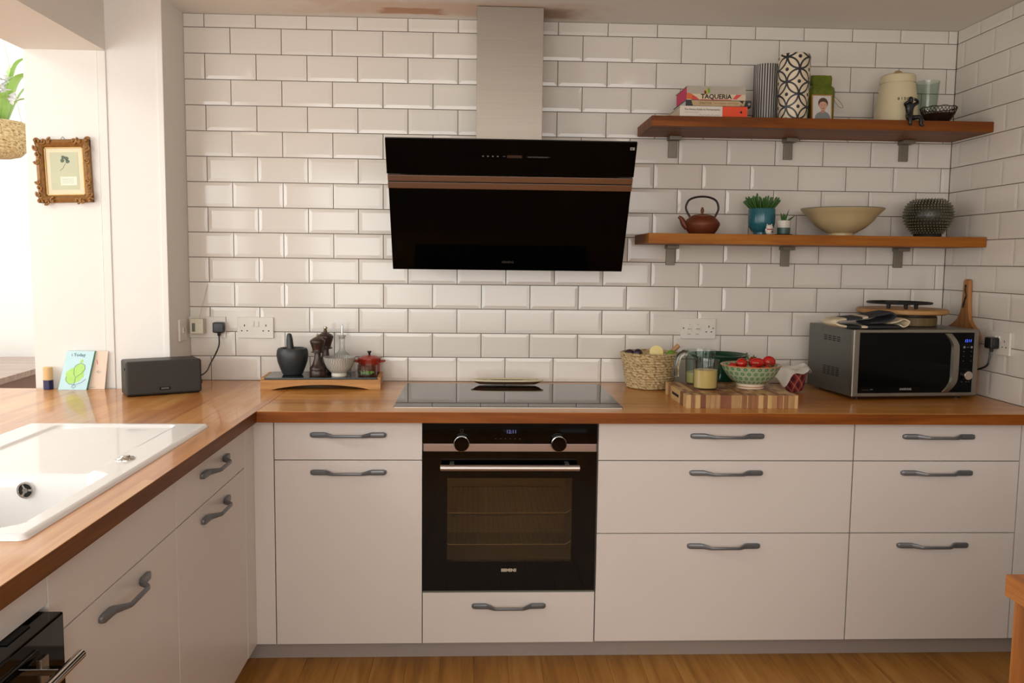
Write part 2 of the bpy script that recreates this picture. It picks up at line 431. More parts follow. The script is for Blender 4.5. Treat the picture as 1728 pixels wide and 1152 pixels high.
# ------------------------------------------------------------------ worktop (one continuous L, two grain directions)
wt = T('worktop', 'oiled oak L-shaped worktop running under the tiles and around the sink', 'worktop', (0, 0, ZW))
SX0, SX1, SY0, SY1 = -.096, .430, -2.04, -.985
xs = [XW, .96, 1.72, XR]; ys = [YW, -.63, -.1, -.0008]
obj('back_run', box(NB(), XW, XR-.0008, YW, -.0008, -.0374, 0, bev=.0025), WT_X, wt)
xs = [-1.3, -.455, SX0+.03, SX1-.03, XT+.0006, XW]; xs = sorted(xs)
ys = [-2.78, SY0+.03, SY1-.03, YP-.0125, -.0008]
def sol(i, j):
    cx, cy = (xs[i]+xs[i+1])/2, (ys[j]+ys[j+1])/2
    if SX0+.03 < cx < SX1-.03 and SY0+.03 < cy < SY1-.03: return False
    if cy > YP-.0125 and cx < XT: return False
    return True
obj('left_run', cells(xs, ys, -.0374, 0, sol), WT_Y, wt, smooth=None)
obj('edge_shade_strip', BX(XW, XR-.0008, YW-.0012, YW+.003, -.0374, -.0014, bev=.0006), EDGE_X, wt)  # thin added strip that holds the painted edge shade
obj('edge_shade_strip', BX(XW-.003, XW+.0012, -2.78, YW-.0012, -.0374, -.0014, bev=.0006), EDGE_Y, wt)  # matching added strip, edge shade painted along the left run

# ------------------------------------------------------------------ cabinets
def sweep_handle(L=.258):
    """Bow handle in local x (length) / y (out of the front is -y): flat pads at the ends, slim bar between."""
    bm = bmesh.new(); h = L/2
    st = [(-h, .002, .004, .004), (-h+.003, .005, .0075, .005), (-h+.010, .006, .0095, .006), (-h+.048, .007, .0095, .007), (-h+.056, .010, .0085, .0065), (-h+.078, .031, .0058, .0045), (-h+.084, .0335, .005, .004)]
    st = st + [(-a, o, b, c) for a, o, b, c in st[::-1]]
    rings = []
    for x, out, hz, hy in st:
        ring = []
        for k in range(12):
            a = 2*PI*k/12; ca, sa = math.cos(a), math.sin(a)
            sq = lambda q: math.copysign(abs(q)**.5, q)
            ring.append(bm.verts.new((x, -out+hy*sq(ca), hz*sq(sa))))
        rings.append(ring)
    for a, b in zip(rings, rings[1:]):
        for k in range(12): bm.faces.new((a[k], a[(k+1) % 12], b[(k+1) % 12], b[k]))
    bm.faces.new(rings[0][::-1]); bm.faces.new(rings[-1])
    bmesh.ops.recalc_face_normals(bm, faces=bm.faces[:])
    me = bpy.data.meshes.new('handle'); bm.to_mesh(me); bm.free(); me.shade_smooth(); me.materials.append(HANDLE); return me
HM = sweep_handle()
def handle(parent, x, z, y):
    o = bpy.data.objects.new('handle', HM); COL.objects.link(o); o.parent = parent; o.location = (x, y, z); return o
def cabinet(label, w, fronts, loc, rz=0, depth=.56, side=True):
    """Local frame: x along the front from 0 to w, y=0 the face of the fronts (into the room -y), z from the floor."""
    c = T('kitchen_cabinet', label, 'cabinet', loc, rz)
    obj('body', BX(.0, w, .021, depth, .078, .864), CARC, c, smooth=None)
    for kind, z0, z1, hz in fronts:
        f = obj(kind, BX(.0015, w-.0015, 0, .019, z0, z1, bev=.0012), FRONT, c)
        if hz: handle(f, w/2, hz, 0)
    return c
TOPZ = .8645
cabinet('white base cabinet left of the oven, drawer over a tall pull-out door', .502, [('drawer', .7275, TOPZ, .814), ('door', .0765, .7245, .685)], (.5430, YF, 0))
cabinet('white cabinet carrying the oven, one shallow drawer beneath it', .602, [('drawer', .0765, .258, .2115)], (1.0447, YF, 0))
oc = bpy.data.objects['kitchen_cabinet.001']
bpy.data.objects.remove([c for c in oc.children if c.name.startswith('body')][0])
bm = NB(); box(bm, .0, .016, .021, .56, .078, .864); box(bm, .586, .602, .021, .56, .078, .864); box(bm, .016, .586, .021, .56, .078, .255); box(bm, .016, .586, .55, .56, .255, .864)
obj('body', bm, CARC, oc, smooth=None)
cabinet('wide white three-drawer cabinet right of the oven', .897, [('drawer', .7275, TOPZ, .8137), ('drawer', .469, .7245, .6842), ('drawer', .0785, .466, .424)], (1.6475, YF, 0))
cabinet('white three-drawer cabinet beneath the microwave', .597, [('drawer', .7275, TOPZ, .8137), ('drawer', .469, .7245, .6849), ('drawer', .0785, .466, .4244)], (2.5455, YF, 0))
tag(obj('filler_panel', BX(3.1445, XR-.0008, YF+.001, YF+.02, .0785, TOPZ, bev=.001), FRONT), 'narrow white filler panel closing the drawers against the right wall', 'panel')
bm = NB(); box(bm, XF+.0015, .5412, YF+.001, YF+.02, .0765, TOPZ, bev=.001); box(bm, XF-.0175, XF+.0015, -.7735, YF+.02, .0765, TOPZ, bev=.001)
tag(obj('corner_filler', bm, FRONT), 'white corner post between the two cabinet runs', 'panel')
RL = PI/2
def leftcab(label, y0, y1, fronts): return cabinet(label, y1-y0, fronts, (XF, y0, 0), RL, depth=.55)
leftcab('white left-run cabinet beside the corner, drawer over a door', -1.4125, -.7755, [('drawer', .7285, TOPZ, .811), ('door', .0765, .7255, .683)])
sc = leftcab('white sink cabinet with a blank panel over its door', -2.055, -1.4145, [('panel', .7285, TOPZ, None), ('door', .0765, .7255, .682)])
bpy.data.objects.remove([c for c in sc.children if c.name.startswith('body')][0])
bm = NB(); box(bm, 0, .016, .021, .56, .078, .864); box(bm, .6245, .6405, .021, .56, .078, .864); box(bm, .016, .6245, .021, .56, .078, .094); box(bm, .016, .6245, .021, .03, .094, .70)
obj('body', bm, CARC, sc, smooth=None)
tag(obj('baseboard_back', BX(.431, XR-.001, -.608, -.59, .0006, .0755), PLINTH, smooth=None), kind='structure')
tag(obj('baseboard_left', BX(.405, .4245, -2.7, -.6085, .0006, .0755), PLINTH, smooth=None), kind='structure')

# built-under appliance at the near end of the left run, its door standing proud
ap = T('built_in_appliance', 'black glass-fronted appliance with chrome bar handle under the near left worktop', 'appliance', (XF, -2.66, 0), RL)
obj('housing', BX(.0, .603, .021, .55, .078, .792), DARK, ap, smooth=None)
obj('top_strip', BX(.0015, .6015, 0, .02, .797, TOPZ, bev=.001), FRONT, ap)
obj('door', BX(.006, .585, -.0365, .012, .095, .792, bev=.004), BGLASS, ap)
for k in range(4): obj('vent_slot', BX(.09+k*.12, .16+k*.12, -.012, .002, .7922, .7945), DARK, ap, smooth=None)
hb = obj('handle', TB([(.03, -.075, .725), (.56, -.075, .725)], .0085, 16), CHROME, ap)
for x in (.09, .50): obj('bracket', BX(x-.007, x+.007, -.075, -.035, .719, .731, bev=.002), CHROME, hb)
obj('bracket_plate', BX(.495, .520, -.041, -.036, .69, .745, bev=.001), STEEL, ap)

# ------------------------------------------------------------------ oven
ov = T('oven', 'black built-in oven with two knobs and a steel bar handle', 'oven', (1.0455, YF, 0))
W = .598
obj('control_panel', BX(0, W, -.004, .02, .7845, .8655, bev=.0015), BGLASS, ov)
obj('steel_band', BX(.003, W-.003, -.0055, .018, .7578, .7842, bev=.001), BRONZE, ov)
bm = NB(); x0, x1, z0, z1 = .0845, .515, .37, .665
box(bm, 0, x0, -.004, .018, .2665, .7572); box(bm, x1, W, -.004, .018, .2665, .7572); box(bm, x0, x1, -.004, .018, .2665, z0); box(bm, x0, x1, -.004, .018, z1, .7572)
dr = obj('door', bm, BGLASS, ov, smooth=None)
obj('window', BX(x0, x1, -.0038, -.0008, z0, z1), clear('smoked_oven_glass', '#dcd2be', .03, 1.5, .2), dr, smooth=None)
bm = NB(); t = .012
cx0, cx1, cz0, cz1 = .06, .54, .33, .70
ENAM = plain('oven_enamel', '#a89880', .4, col2='#8d7f6a', nscale=6)
box(bm, cx0-t, cx0, .019, .44, cz0, cz1); box(bm, cx1, cx1+t, .019, .44, cz0, cz1); box(bm, cx0-t, cx1+t, .019, .44, cz0-t, cz0); box(bm, cx0-t, cx1+t, .019, .44, cz1, cz1+t); box(bm, cx0-t, cx1+t, .44, .452, cz0-t, cz1+t)
obj('cavity', bm, ENAM, ov, smooth=None)
for z in (.527, .4135):
    bm = NB()
    tube(bm, [(.075, .05, z+.012), (.088, .047, z), (.50, .047, z), (.52, .05, z+.012)], .0022, 6); tube(bm, [(.085, .40, z), (.515, .40, z)], .0022, 6)
    for k in range(22): tube(bm, [(.095+k*.0193, .047, z), (.095+k*.0193, .40, z)], .0012, 5)
    obj('rack', bm, CHROME, ov)
obj('lower_trim', BX(0, W, .0, .018, .2590, .2655, bev=.0008), plain('green_grey_trim', '#6d7468', .35), ov)
hd = obj('handle', TB([(.0625, -.046, .7104), (.5335, -.046, .7104)], .0105, 18), plain('satin_handle', '#cfc3bd', .32, metal=.9), ov)
for x in (.10, .495): obj('handle_post', BX(x-.008, x+.008, -.046, -.004, .704, .717, bev=.002), STEEL, hd)
for x in (.1327, .464):
    k = obj('knob', LT([(0, .030), (.0225, .030), (.0248, .0275), (.0255, 0), (.0255, -.002), (0, -.002)], 40), BGLASS, ov, (x, -.0048, .789), FACE)
    obj('knob_ring', LT([(.0240, .0255), (.0268, .0245), (.0268, .020), (.0255, .019)], 40), CHROME, k)
ICON = plain('grey_print', '#77757a', .5); DIM = plain('dim_print', '#34332f', .5)
text('clock_digits', '12:11', .0165, PALELED, ov, (.3025, -.0045, .8262), ext=.0003, bold=.0002)
bm = NB()
for k in range(6): box(bm, .247+k*.0165, .2515+k*.0165, -.0046, -.0041, .801, .803)
box(bm, .128, .138, -.0046, -.0041, .825, .8258); box(bm, .128, .138, -.0046, -.0041, .834, .8348); box(bm, .128, .1288, -.0046, -.0041, .825, .8348); box(bm, .1372, .138, -.0046, -.0041, .825, .8348)
tag(obj('touch_icons', bm, DIM, ov, smooth=None), kind='stuff')
text('logo', 'SIEMENS', .0142, plain('logo_print', '#cfc6ae', .4), ov, (.2985, -.0045, .339), bold=.0006)

# ------------------------------------------------------------------ hob, spoon rest
hob = T('hob', 'flat black glass hob set into the worktop above the oven', 'hob', (.9445, -.648, ZW))
obj('glass', BX(0, .788, 0, .562, .0004, .0052, bev=.001), BGLASS, hob)
obj('front_trim', BX(.002, .786, -.0015, .0006, .0004, .0036), STEEL, hob, smooth=None)
bm = NB()
for k in range(9): box(bm, .30+k*.022, .309+k*.022, .022, .0224, .00525, .0054)
tag(obj('touch_marks', bm, DIM, hob, smooth=None), kind='stuff')
def oval(L, Wd, h, n=40):
    p = []
    for k in range(n):
        a = 2*PI*k/n; s = math.copysign(abs(math.cos(a))**.55, math.cos(a)); q = math.copysign(abs(math.sin(a))**.8, math.sin(a))
        p.append((L*s, Wd*q, h))
    return p
def rings(bm, R_):
    R2 = [[bm.verts.new(p) for p in r] for r in R_]; n = len(R2[0])
    for a, b in zip(R2, R2[1:]):
        for k in range(n): bm.faces.new((a[k], a[(k+1) % n], b[(k+1) % n], b[k]))
    bm.faces.new(R2[0][::-1]); bm.faces.new(R2[-1]); return bm
sp = T('spoon_rest', 'long oval cream ceramic spoon rest with red flowers at the back of the hob', 'spoon rest', (1.353, -.125, ZW+.0054))
SPC = plain('cream_ceramic', '#d8cba2', .2); SPO = plain('dark_painted_ceramic', '#6a6650', .25, col2='#7d3a30', nscale=40)
obj('dish', rings(NB(), [oval(.115, .022, .004), oval(.130, .031, .010), oval(.140, .039, .018)]), SPO, sp)
obj('rim', rings(NB(), [oval(.137, .036, .0165), oval(.146, .044, .0185), oval(.146, .044, .0225), oval(.128, .032, .0235), oval(.117, .022, .0172)]), SPC, sp)
obj('painted_base', rings(NB(), [oval(.116, .0215, .0172), oval(.116, .0215, .0180)]), plain('grey_green_ceramic', '#7c7f6b', .25, col2='#8a8a78'), sp)
for x, y in ((-.075, .004), (.012, -.005), (.075, .003), (.10, .0)):
    obj('flower', rings(NB(), [oval(.013, .010, .0181), oval(.009, .006, .0192)]), plain('flower_red', '#a5503f', .3, col2='#d8b49a', nscale=60), sp, (x, y, 0))

# ------------------------------------------------------------------ hood
hh = T('cooker_hood', 'slanted black glass cooker hood with a tall brushed steel chimney', 'hood', (1.347, -.21, 1.374), rot=(math.atan2(.25, .462), 0, 0))
HW = .449
obj('lower_glass', BX(-HW+.004, HW-.004, -.006, .006, 0, .3385, bev=.0015), HGLASS, hh)
obj('upper_glass', BX(-HW, HW, -.006, .006, .3925, .526, bev=.0015), HGLASS, hh)
for z0, z1 in ((.3395, .3632), (.3675, .3905)): obj('steel_band', BX(-HW+.003, HW-.003, -.012, .006, z0, z1, bev=.001), BRONZE, hh)
obj('band_gap', BX(-HW+.004, HW-.004, -.009, .006, .3632, .3675), DARK, hh, smooth=None)
bm = NB(); c, s = .8795, .476
def loc_yz(y, z):        # world offset from the hood's own origin to its tilted frame
    return (y*c+z*s, -y*s+z*c)
poly = [loc_yz(*p) for p in ((.206, .03), (.06, .03), (-.19, .395), (-.19, .43), (.206, .45))]
prism(bm, poly, 'x', -.40, .40)
obj('body', bm, plain('hood_body', '#2a2928', .4, metal=.5), hh, smooth=None)
ch = obj('chimney', BX(-.127, .127, .0145, .2075, .43, .9955, bev=.0015), STEELV, hh)
ch.rotation_euler = (-hh.rotation_euler.x, 0, 0)
bm = NB()
for k in range(4): box(bm, -.105+k*.0175, -.099+k*.0175, -.0066, -.006, .463, .467)
box(bm, -.031, -.022, -.0066, -.006, .4645, .4658)
for k in range(22): box(bm, .060+k*.0033, .0612+k*.0033, -.0066, -.006, .462, .4665)
box(bm, .055, .060, -.0066, -.006, .4642, .4648); box(bm, .133, .140, -.0066, -.006, .4642, .4648)
tag(obj('touch_icons', bm, ICON, hh, smooth=None), kind='stuff')
obj('display', BX(-.016, .038, -.0066, -.006, .460, .470), plain('brown_display', '#3a2c22', .3), hh, smooth=None)
text('logo', 'SIEMENS', .0125, DIM, hh, (-.002, -.0063, .036), bold=.0004)
obj('energy_label', BX(.425, .441, -.0066, -.006, .497, .507), plain('label_grey', '#a7a7a2', .5), hh, smooth=None)
obj('energy_mark', BX(.428, .434, -.0070, -.0064, .4995, .5045), DIM, hh, smooth=None)

# ------------------------------------------------------------------ shelves
def shelf(label, z, top, bots, mat):
    sh = T('wall_shelf', label, 'shelf', (0, 0, z))
    obj('board', BX(1.8805, XR-.0008, -.29, -.0008, -.039, 0, bev=.002), mat, sh)
    for x in bots:
        b = obj('bracket', BX(x-.0185, x+.0185, -.014, -.001, -.122, -.052, bev=.002), STEELB, sh)
        obj('clamp', BX(x-.024, x+.024, -.06, -.001, -.055, -.0395, bev=.002), STEELB, b)
        if top: obj('bolt_cap', LT([(0, .0045), (.013, .0045), (.0165, 0)], 24), DARKW, sh, (x+top, -.13, .0002))
    return sh
STEELB = brushed('bracket_steel', '#8a8375', 'z', .5, .6)
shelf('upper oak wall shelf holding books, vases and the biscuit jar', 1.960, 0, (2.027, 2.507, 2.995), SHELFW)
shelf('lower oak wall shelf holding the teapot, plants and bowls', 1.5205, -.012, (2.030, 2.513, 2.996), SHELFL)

# ------------------------------------------------------------------ sink
def smooth(a, b, x):
    t = max(0, min(1, (x-a)/(b-a))); return t*t*(3-2*t)
def rbox(x, y, x0, x1, y0, y1, r):
    """Signed distance to a rounded rectangle (negative inside)."""
    qx = abs(x-(x0+x1)/2)-(x1-x0)/2+r; qy = abs(y-(y0+y1)/2)-(y1-y0)/2+r
    return math.hypot(max(qx, 0), max(qy, 0))+min(max(qx, qy), 0)-r
def sink_z(x, y):
    z = .0095 - .0085*smooth(-.010, .0, rbox(x, y, SX0, SX1, SY0, SY1, .016))**2
    z -= .0065*smooth(.004, -.008, rbox(x, y, -.002, .340, -1.66, -1.015, .02))*smooth(-1.60, -1.58, y)
    z -= .175*smooth(.004, -.012, rbox(x, y, -.01, .386, -1.99, -1.578, .045))
    return z
sk = T('sink', 'white ceramic inset sink with drainer and a single bowl', 'sink', (0, 0, ZW+.0003))
bm = NB(); hgt = .0036
nx, ny = int(round((SX1-SX0)/hgt)), int(round((SY1-SY0)/hgt))
gv = [[None]*(ny+1) for _ in range(nx+1)]
for i in range(nx+1):
    for j in range(ny+1):
        x = SX0+(SX1-SX0)*i/nx; y = SY0+(SY1-SY0)*j/ny
        d = rbox(x, y, SX0, SX1, SY0, SY1, .016)
        if d > 0:
            cx = min(max(x, SX0+.016), SX1-.016); cy = min(max(y, SY0+.016), SY1-.016)
            v = Vector((x-cx, y-cy)).normalized()*.016; x, y = cx+v.x, cy+v.y
        gv[i][j] = bm.verts.new((x, y, sink_z(x, y)))
for i in range(nx):
    for j in range(ny): bm.faces.new((gv[i][j], gv[i+1][j], gv[i+1][j+1], gv[i][j+1]))
edge = [gv[i][0] for i in range(nx+1)]+[gv[nx][j] for j in range(1, ny+1)]+[gv[i][ny] for i in range(nx-1, -1, -1)]+[gv[0][j] for j in range(ny-1, 0, -1)]
low = [bm.verts.new((v.co.x, v.co.y, 0)) for v in edge]
for k in range(len(edge)): bm.faces.new((edge[k], low[k], low[(k+1) % len(edge)], edge[(k+1) % len(edge)]))
obj('basin', bm, CERAM, sk, smooth=60)
of = obj('overflow', LT([(0, .004), (.006, .0045), (.0065, .003), (.0135, .002), (.0155, .0045), (.019, .004), (.0195, 0), (0, 0)], 32), CHROME, sk, (.197, -1.5835, -.032), FACE)
for k in range(3):
    a0 = PI/3+k*2*PI/3; n = 8
    p = [(.0135*math.cos(a0+t*.82), .0135*math.sin(a0+t*.82)) for t in [-1+2*i/n for i in range(n+1)]]+[(.0062*math.cos(a0+t*.6), .0062*math.sin(a0+t*.6)) for t in [1-2*i/n for i in range(n+1)]]
    obj('slot', PR(p, 'z', .002, .0042), DARK, of, smooth=None)
obj('popup_knob', LT([(0, .010), (.010, .010), (.011, .0085), (.012, .006), (.020, .0045), (.0225, .002), (.0225, 0), (0, 0)], 36), CHROME, sk, (.369, -1.452, .0093))
obj('plug', LT([(0, .006), (.03, .006), (.04, .002), (.042, 0), (0, 0)], 36), CHROME, sk, (.19, -1.80, -.170))

# ------------------------------------------------------------------ dining table corner at the near right
tb = T('dining_table', 'oak dining table whose corner enters the frame at the lower right', 'table', (2.364, -1.81, 0))
obj('tabletop', BX(0, .815, -1.5, 0, .703, .75, bev=.002), TABLEW, tb)
for x, y in ((.012, -.085), (.735, -.085), (.012, -1.48), (.735, -1.48)): obj('leg', BX(x, x+.07, y, y+.07, .0005, .703, bev=.003), TABLEWZ, tb)
for y in (-.07, -1.465): obj('apron', BX(.085, .73, y, y+.02, .62, .702, bev=.001), TABLEW, tb)

# ------------------------------------------------------------------ sockets, plugs, switches
def socket(label, cx, cz, face, loc=None, rz=0):
    s = T('wall_socket', label, 'socket', loc or (cx, -.0002, cz), rz)
    obj('plate', BX(-.0735, .0735, -.0095, 0, -.043, .043, bev=.002), WPLAST, s)
    def hole(x, z, w, h): obj('pin_hole', BX(x-w/2, x+w/2, -.0099, -.0085, z-h/2, z+h/2), DARK, s, smooth=None)
    def three(x):
        hole(x, .009, .0035, .0085); hole(x-.011, -.013, .006, .004); hole(x+.011, -.013, .006, .004)
    if face == 'double':
        three(-.0435); three(.0435)
        for x in (-.0095, .0095): obj('rocker', BX(x-.0055, x+.0055, -.0135, -.008, .004, .027, bev=.0012), WPLAST, s)
    if face == 'fused':
        three(.0445)
        for x in (-.038, -.003):
            obj('switch', BX(x-.010, x+.010, -.0125, -.008, -.009, .009, bev=.001), WPLAST, s)
            obj('print', BX(x-.008, x+.006, -.0099, -.0093, -.024, -.0222), GREYP, s, smooth=None)
            obj('print', BX(x-.002, x+.004, -.0099, -.0093, .0165, .0178), GREYP, s, smooth=None)
            obj('print', BX(x-.009, x+.008, -.0129, -.0122, -.0022, .0002), GREYP, s, smooth=None)
    for x in (-.063, .063): obj('screw', LT([(0, .0014), (.0028, .0012), (.0034, 0)], 16), GREYP if face == 'fused' else WPLAST, s, (x, -.0094, .002), FACE)
    return s
GREYP = plain('socket_print', '#6f6659', .5)
def uk_plug(label, loc, rz, r=.024):
    p = T('plug', label, 'plug', loc, rz)
    b = NB(); box(b, -.022, .022, -.036, -.0005, -.019, .024, bev=.006); box(b, -.024, -.018, -.026, -.008, -.008, .014, bev=.003); box(b, .018, .024, -.026, -.008, -.008, .014, bev=.003)
    obj('body', b, BPLAST, p)
    obj('cord_grip', LT([(.0, .0), (.0075, .0), (.006, -.014), (.0, -.015)], 16, (0, -.018, -.018)), BPLAST, p)
    return p
socket('white double socket half covered by a timer and a black plug', .126, 1.1235, 'none')
socket('white double wall socket with nothing plugged in, left of the hob', .3195, 1.1235, 'double')
socket('white fused switch and socket plate above the straw basket', 2.157, 1.1345, 'fused')
rs = socket('white socket plate on the right wall with a thick black plug', 0, 0, 'double', (XR-.0002, -.412, 1.121), -PI/2)
for c in [c for c in rs.children if c.name.startswith('pin_hole')][:3]: bpy.data.objects.remove(c)
s = T('wall_socket', 'small white socket plate on the narrow return wall above the speaker', 'socket', (XT+.0002, -.102, 1.120), PI/2)
obj('plate', BX(-.043, .043, -.0085, 0, -.043, .043, bev=.002), WPLAST, s)
obj('insert', BX(-.011, .011, -.0115, -.0075, -.011, .011, bev=.001), WPLAST, s)
for z in (-.003, .004): obj('print', BX(-.006, .006, -.012, -.0112, z, z+.0016), GREYP, s, smooth=None)
for x in (-.033, .033): obj('screw', LT([(0, .0014), (.0028, .0012), (.0034, 0)], 16), WPLAST, s, (x, -.0084, 0), FACE)
tm = T('plug_in_timer', 'cream plug-in timer with a small grey display in the corner socket', 'timer', (.0945, -.0099, 1.1305))
obj('case', BX(-.026, .028, -.043, 0, -.031, .031, bev=.004), CREAM, tm)
obj('lcd', BX(-.017, -.004, -.0437, -.042, -.022, .013, bev=.0005), plain('lcd', '#6d7566', .25), tm)
for x, z in ((.006, -.008), (.015, -.008), (.006, .002), (.015, .002), (.015, -.022)): obj('button', LT([(0, .0018), (.0022, .0016), (.0026, 0)], 14), WPLAST, tm, (x, -.0428, z), FACE)
obj('aerial_wire', TB(spline([(.006, -.02, .031), (.015, -.012, .075), (.026, .003, .13), (.035, .006, .17)]), .0008, 6), plain('thin_wire', '#b9afa0', .5), tm)
uk_plug('black moulded plug in the socket beside the cream timer', (.178, -.0099, 1.122), 0)
cd = obj('power_cord', TB(spline([(.178, -.028, 1.090), (.179, -.034, 1.055), (.170, -.05, 1.02), (.168, -.11, .990), (.176, -.185, .968), (.172, -.235, .958), (.1555, -.2475, .955)]), .0031, 8), BPLAST)
tag(cd, 'black cord running from the corner plug to the speaker', 'cord')
uk_plug('thick black plug in the right wall socket beside the microwave', (XR-.0099, -.408, 1.118), -PI/2)
cd = obj('power_cord', TB(spline([(3.171, -.408, 1.086), (3.168, -.410, 1.06), (3.162, -.40, 1.03), (3.150, -.33, 1.005), (3.138, -.24, .99), (3.131, -.195, .985)]), .0038, 8), BPLAST)
tag(cd, 'black cord curving from the right wall plug behind the microwave', 'cord')

# ------------------------------------------------------------------ speaker
SPK = plain('speaker_grille', '#35332e', .6, col2='#2a2925', nscale=500, bmp=.35, bscale=900)
spk = T('speaker', 'dark grey rectangular wireless speaker in the worktop corner', 'speaker', (-.0245, -.4655, ZW+.0004), math.radians(30.3))
obj('grille', BX(.001, .263, 0, .02, .004, .128, bev=.009, seg=4), SPK, spk)
obj('body', BX(.003, .261, .012, .125, .0, .127, bev=.008, seg=3), plain('speaker_body', '#232220', .45), spk)
obj('badge', BX(.112, .152, -.0008, .001, .0195, .0315, bev=.0004), DARK, spk)
text('logo', 'SONOS', .0075, plain('badge_print', '#8b8780', .4), spk, (.132, -.0009, .0255), bold=.0002)
obj('side_button', BX(-.0005, .004, .03, .05, .095, .103, bev=.001), BPLAST, spk)
obj('cable_plug', TB([(.262, .06, .035), (.268, .062, .035), (.272, .066, .030)], [.012, .012, .008], 12), BPLAST, spk)

# ------------------------------------------------------------------ cards and lip balm by the wall end
def card(label, cat, name, pts, y0, thick, lean, mat):
    """Sheared sheet standing on the worktop, leaning back by lean metres at its top."""
    bm = NB(); (ax, az), (bx, bz), (cx, cz), (dx, dz) = pts
    f = [bm.verts.new((x, y0 + lean*(z/.145), ZW+.0003+z)) for x, z in pts]; b = [bm.verts.new((x, y0+thick+lean*(z/.145), ZW+.0003+z)) for x, z in pts]
    bm.faces.new(f); bm.faces.new(b[::-1])
    for i in range(4): bm.faces.new((f[i], b[i], b[(i+1) % 4], f[(i+1) % 4]))
    return bm
padT = T('notepad', 'pale blue notepad with a green balloon drawing leaning on the white wall end', 'notepad')
obj('pad', card(0, 0, 0, [(-.350, 0), (-.246, 0), (-.2195, .145), (-.3215, .145)], -.283, .013, .022, None), plain('blue_paper', '#bfe6ee', .7, col2='#cdeef4', nscale=30), padT, smooth=None)
obj('pad_edge', card(0, 0, 0, [(-.2462, .0002), (-.2452, .0002), (-.2187, .1448), (-.2197, .1448)], -.2829, .0128, .022, None), plain('teal_paper_edge', '#5fae9d', .7), padT, smooth=None)
LEAN = -math.atan2(.022, .145)
def onpad(u, v, d=.0004):    # u along the bottom edge 0..1, v up 0..1
    x = -.350+.104*u+.0285*v*(1-u)+.0265*v*u
    return (x, -.283+.022*v-d, ZW+.0003+.145*v)
def sheet(name, poly, mat, d=.0006):
    bm = NB(); f = [bm.verts.new(onpad(u, v, d)) for u, v in poly]; b = [bm.verts.new(onpad(u, v, 0)) for u, v in poly]; n = len(poly)
    bm.faces.new(f)
    for i in range(n): bm.faces.new((f[i], b[i], b[(i+1) % n], f[(i+1) % n]))
    return obj(name, bm, mat, padT, smooth=None)
LIME = plain('green_crayon', '#a9e06a', .8, col2='#c4ee96', nscale=60); INK = plain('blue_ink', '#5b6f86', .7)
def blobp(cx, cy, rx, ry, n=22, k=0):
    return [(cx+rx*math.cos(2*PI*i/n)*(1+k*math.sin(5*2*PI*i/n+1)), cy+ry*math.sin(2*PI*i/n)*(1+k*math.cos(3*2*PI*i/n))) for i in range(n)]
sheet('drawing', blobp(.46, .36, .32, .20, 24, .1), LIME, .0005); sheet('drawing', blobp(.60, .52, .19, .16), LIME, .0007); sheet('drawing', blobp(.62, .74, .05, .05), LIME, .0005)
def line(name, uv, mat, r=.0007):
    return obj(name, TB([onpad(u, v, .0006) for u, v in uv], r, 5), mat, padT)
line('pen_line', [(.40, .56), (.44, .63), (.60, .69), (.76, .64), (.80, .54), (.70, .42), (.52, .32), (.44, .40), (.40, .56)], INK)
line('pen_line', [(.18, .34), (.20, .24), (.34, .15), (.52, .13), (.75, .18), (.90, .28)], INK)
line('pen_line', [(.52, .32), (.53, .20), (.50, .13), (.45, .08), (.52, .04), (.60, .09), (.53, .14)], INK)
text('handwriting', 'i Today', .017, INK, padT, onpad(.45, .90, .0008), (PI/2+LEAN, 0, 0))
pc = T('greeting_card', 'peach card with small pencil marks half hidden behind the blue notepad', 'card')
def pcard(pts): return card(0, 0, 0, pts, -.2625, .0022, .012, None)
obj('card', pcard([(-.262, 0), (-.1865, 0), (-.1735, .145), (-.242, .145)]), plain('peach_paper', '#f3dcc8', .7), pc, smooth=None)
def onc(x, z): return (x, -.2628+.012*z/.145, ZW+.0003+z)
for pts in ([onc(-.205, .060), onc(-.217, .066), onc(-.206, .072)], [onc(-.214, .066), onc(-.199, .066)], [onc(-.24, .006), onc(-.222, .008)]): obj('pencil_mark', TB(pts, .0006, 5), INK, pc)
obj('pink_mark', TB([onc(-.2145, .112), onc(-.213, .102), onc(-.212, .094)], [.002, .0035, .002], 8, flat=.3), plain('pink_crayon', '#ee9aa6', .8), pc)
lb = T('lip_balm', 'small stick with a wooden cap and navy base beside the blue notepad', 'lip balm', (-.392, -.268, ZW+.0003))
obj('base', LT([(0, 0), (.0165, 0), (.0175, .001), (.0175, .0355), (0, .0355)], 32), plain('navy_plastic', '#241f52', .35), lb)
obj('cap', LT([(0, .0357), (.0168, .0357), (.0168, .082), (.0155, .0845), (0, .0848)], 32), PALEW, lb)

# ------------------------------------------------------------------ picture on the wall end
pf = T('picture_frame', 'ornate old gilt frame with a pressed clover, hung on the white wall end', 'picture', (-.314, YP-.0006, 1.722), rot=(0, math.radians(-1.8), 0))
GILT = plain('old_gilt', '#a8773e', .4, metal=.4, col2='#6b4c28', nscale=60, bmp=.8, bscale=160)
fw_, fh_ = .098, .116
bm = NB()
for sx in (-1, 1): prism(bm, [(sx*fw_, -.0), (sx*fw_, -.016), (sx*(fw_-.012), -.022), (sx*(fw_-.024), -.014), (sx*(fw_-.030), -.006), (sx*(fw_-.030), 0)], 'z', -fh_, fh_)
for sz in (-1, 1): prism(bm, [(-.0, sz*fh_), (-.016, sz*fh_), (-.022, sz*(fh_-.012)), (-.014, sz*(fh_-.024)), (-.006, sz*(fh_-.030)), (0, sz*(fh_-.030))], 'x', -fw_, fw_)
obj('frame', bm, GILT, pf, smooth=None)
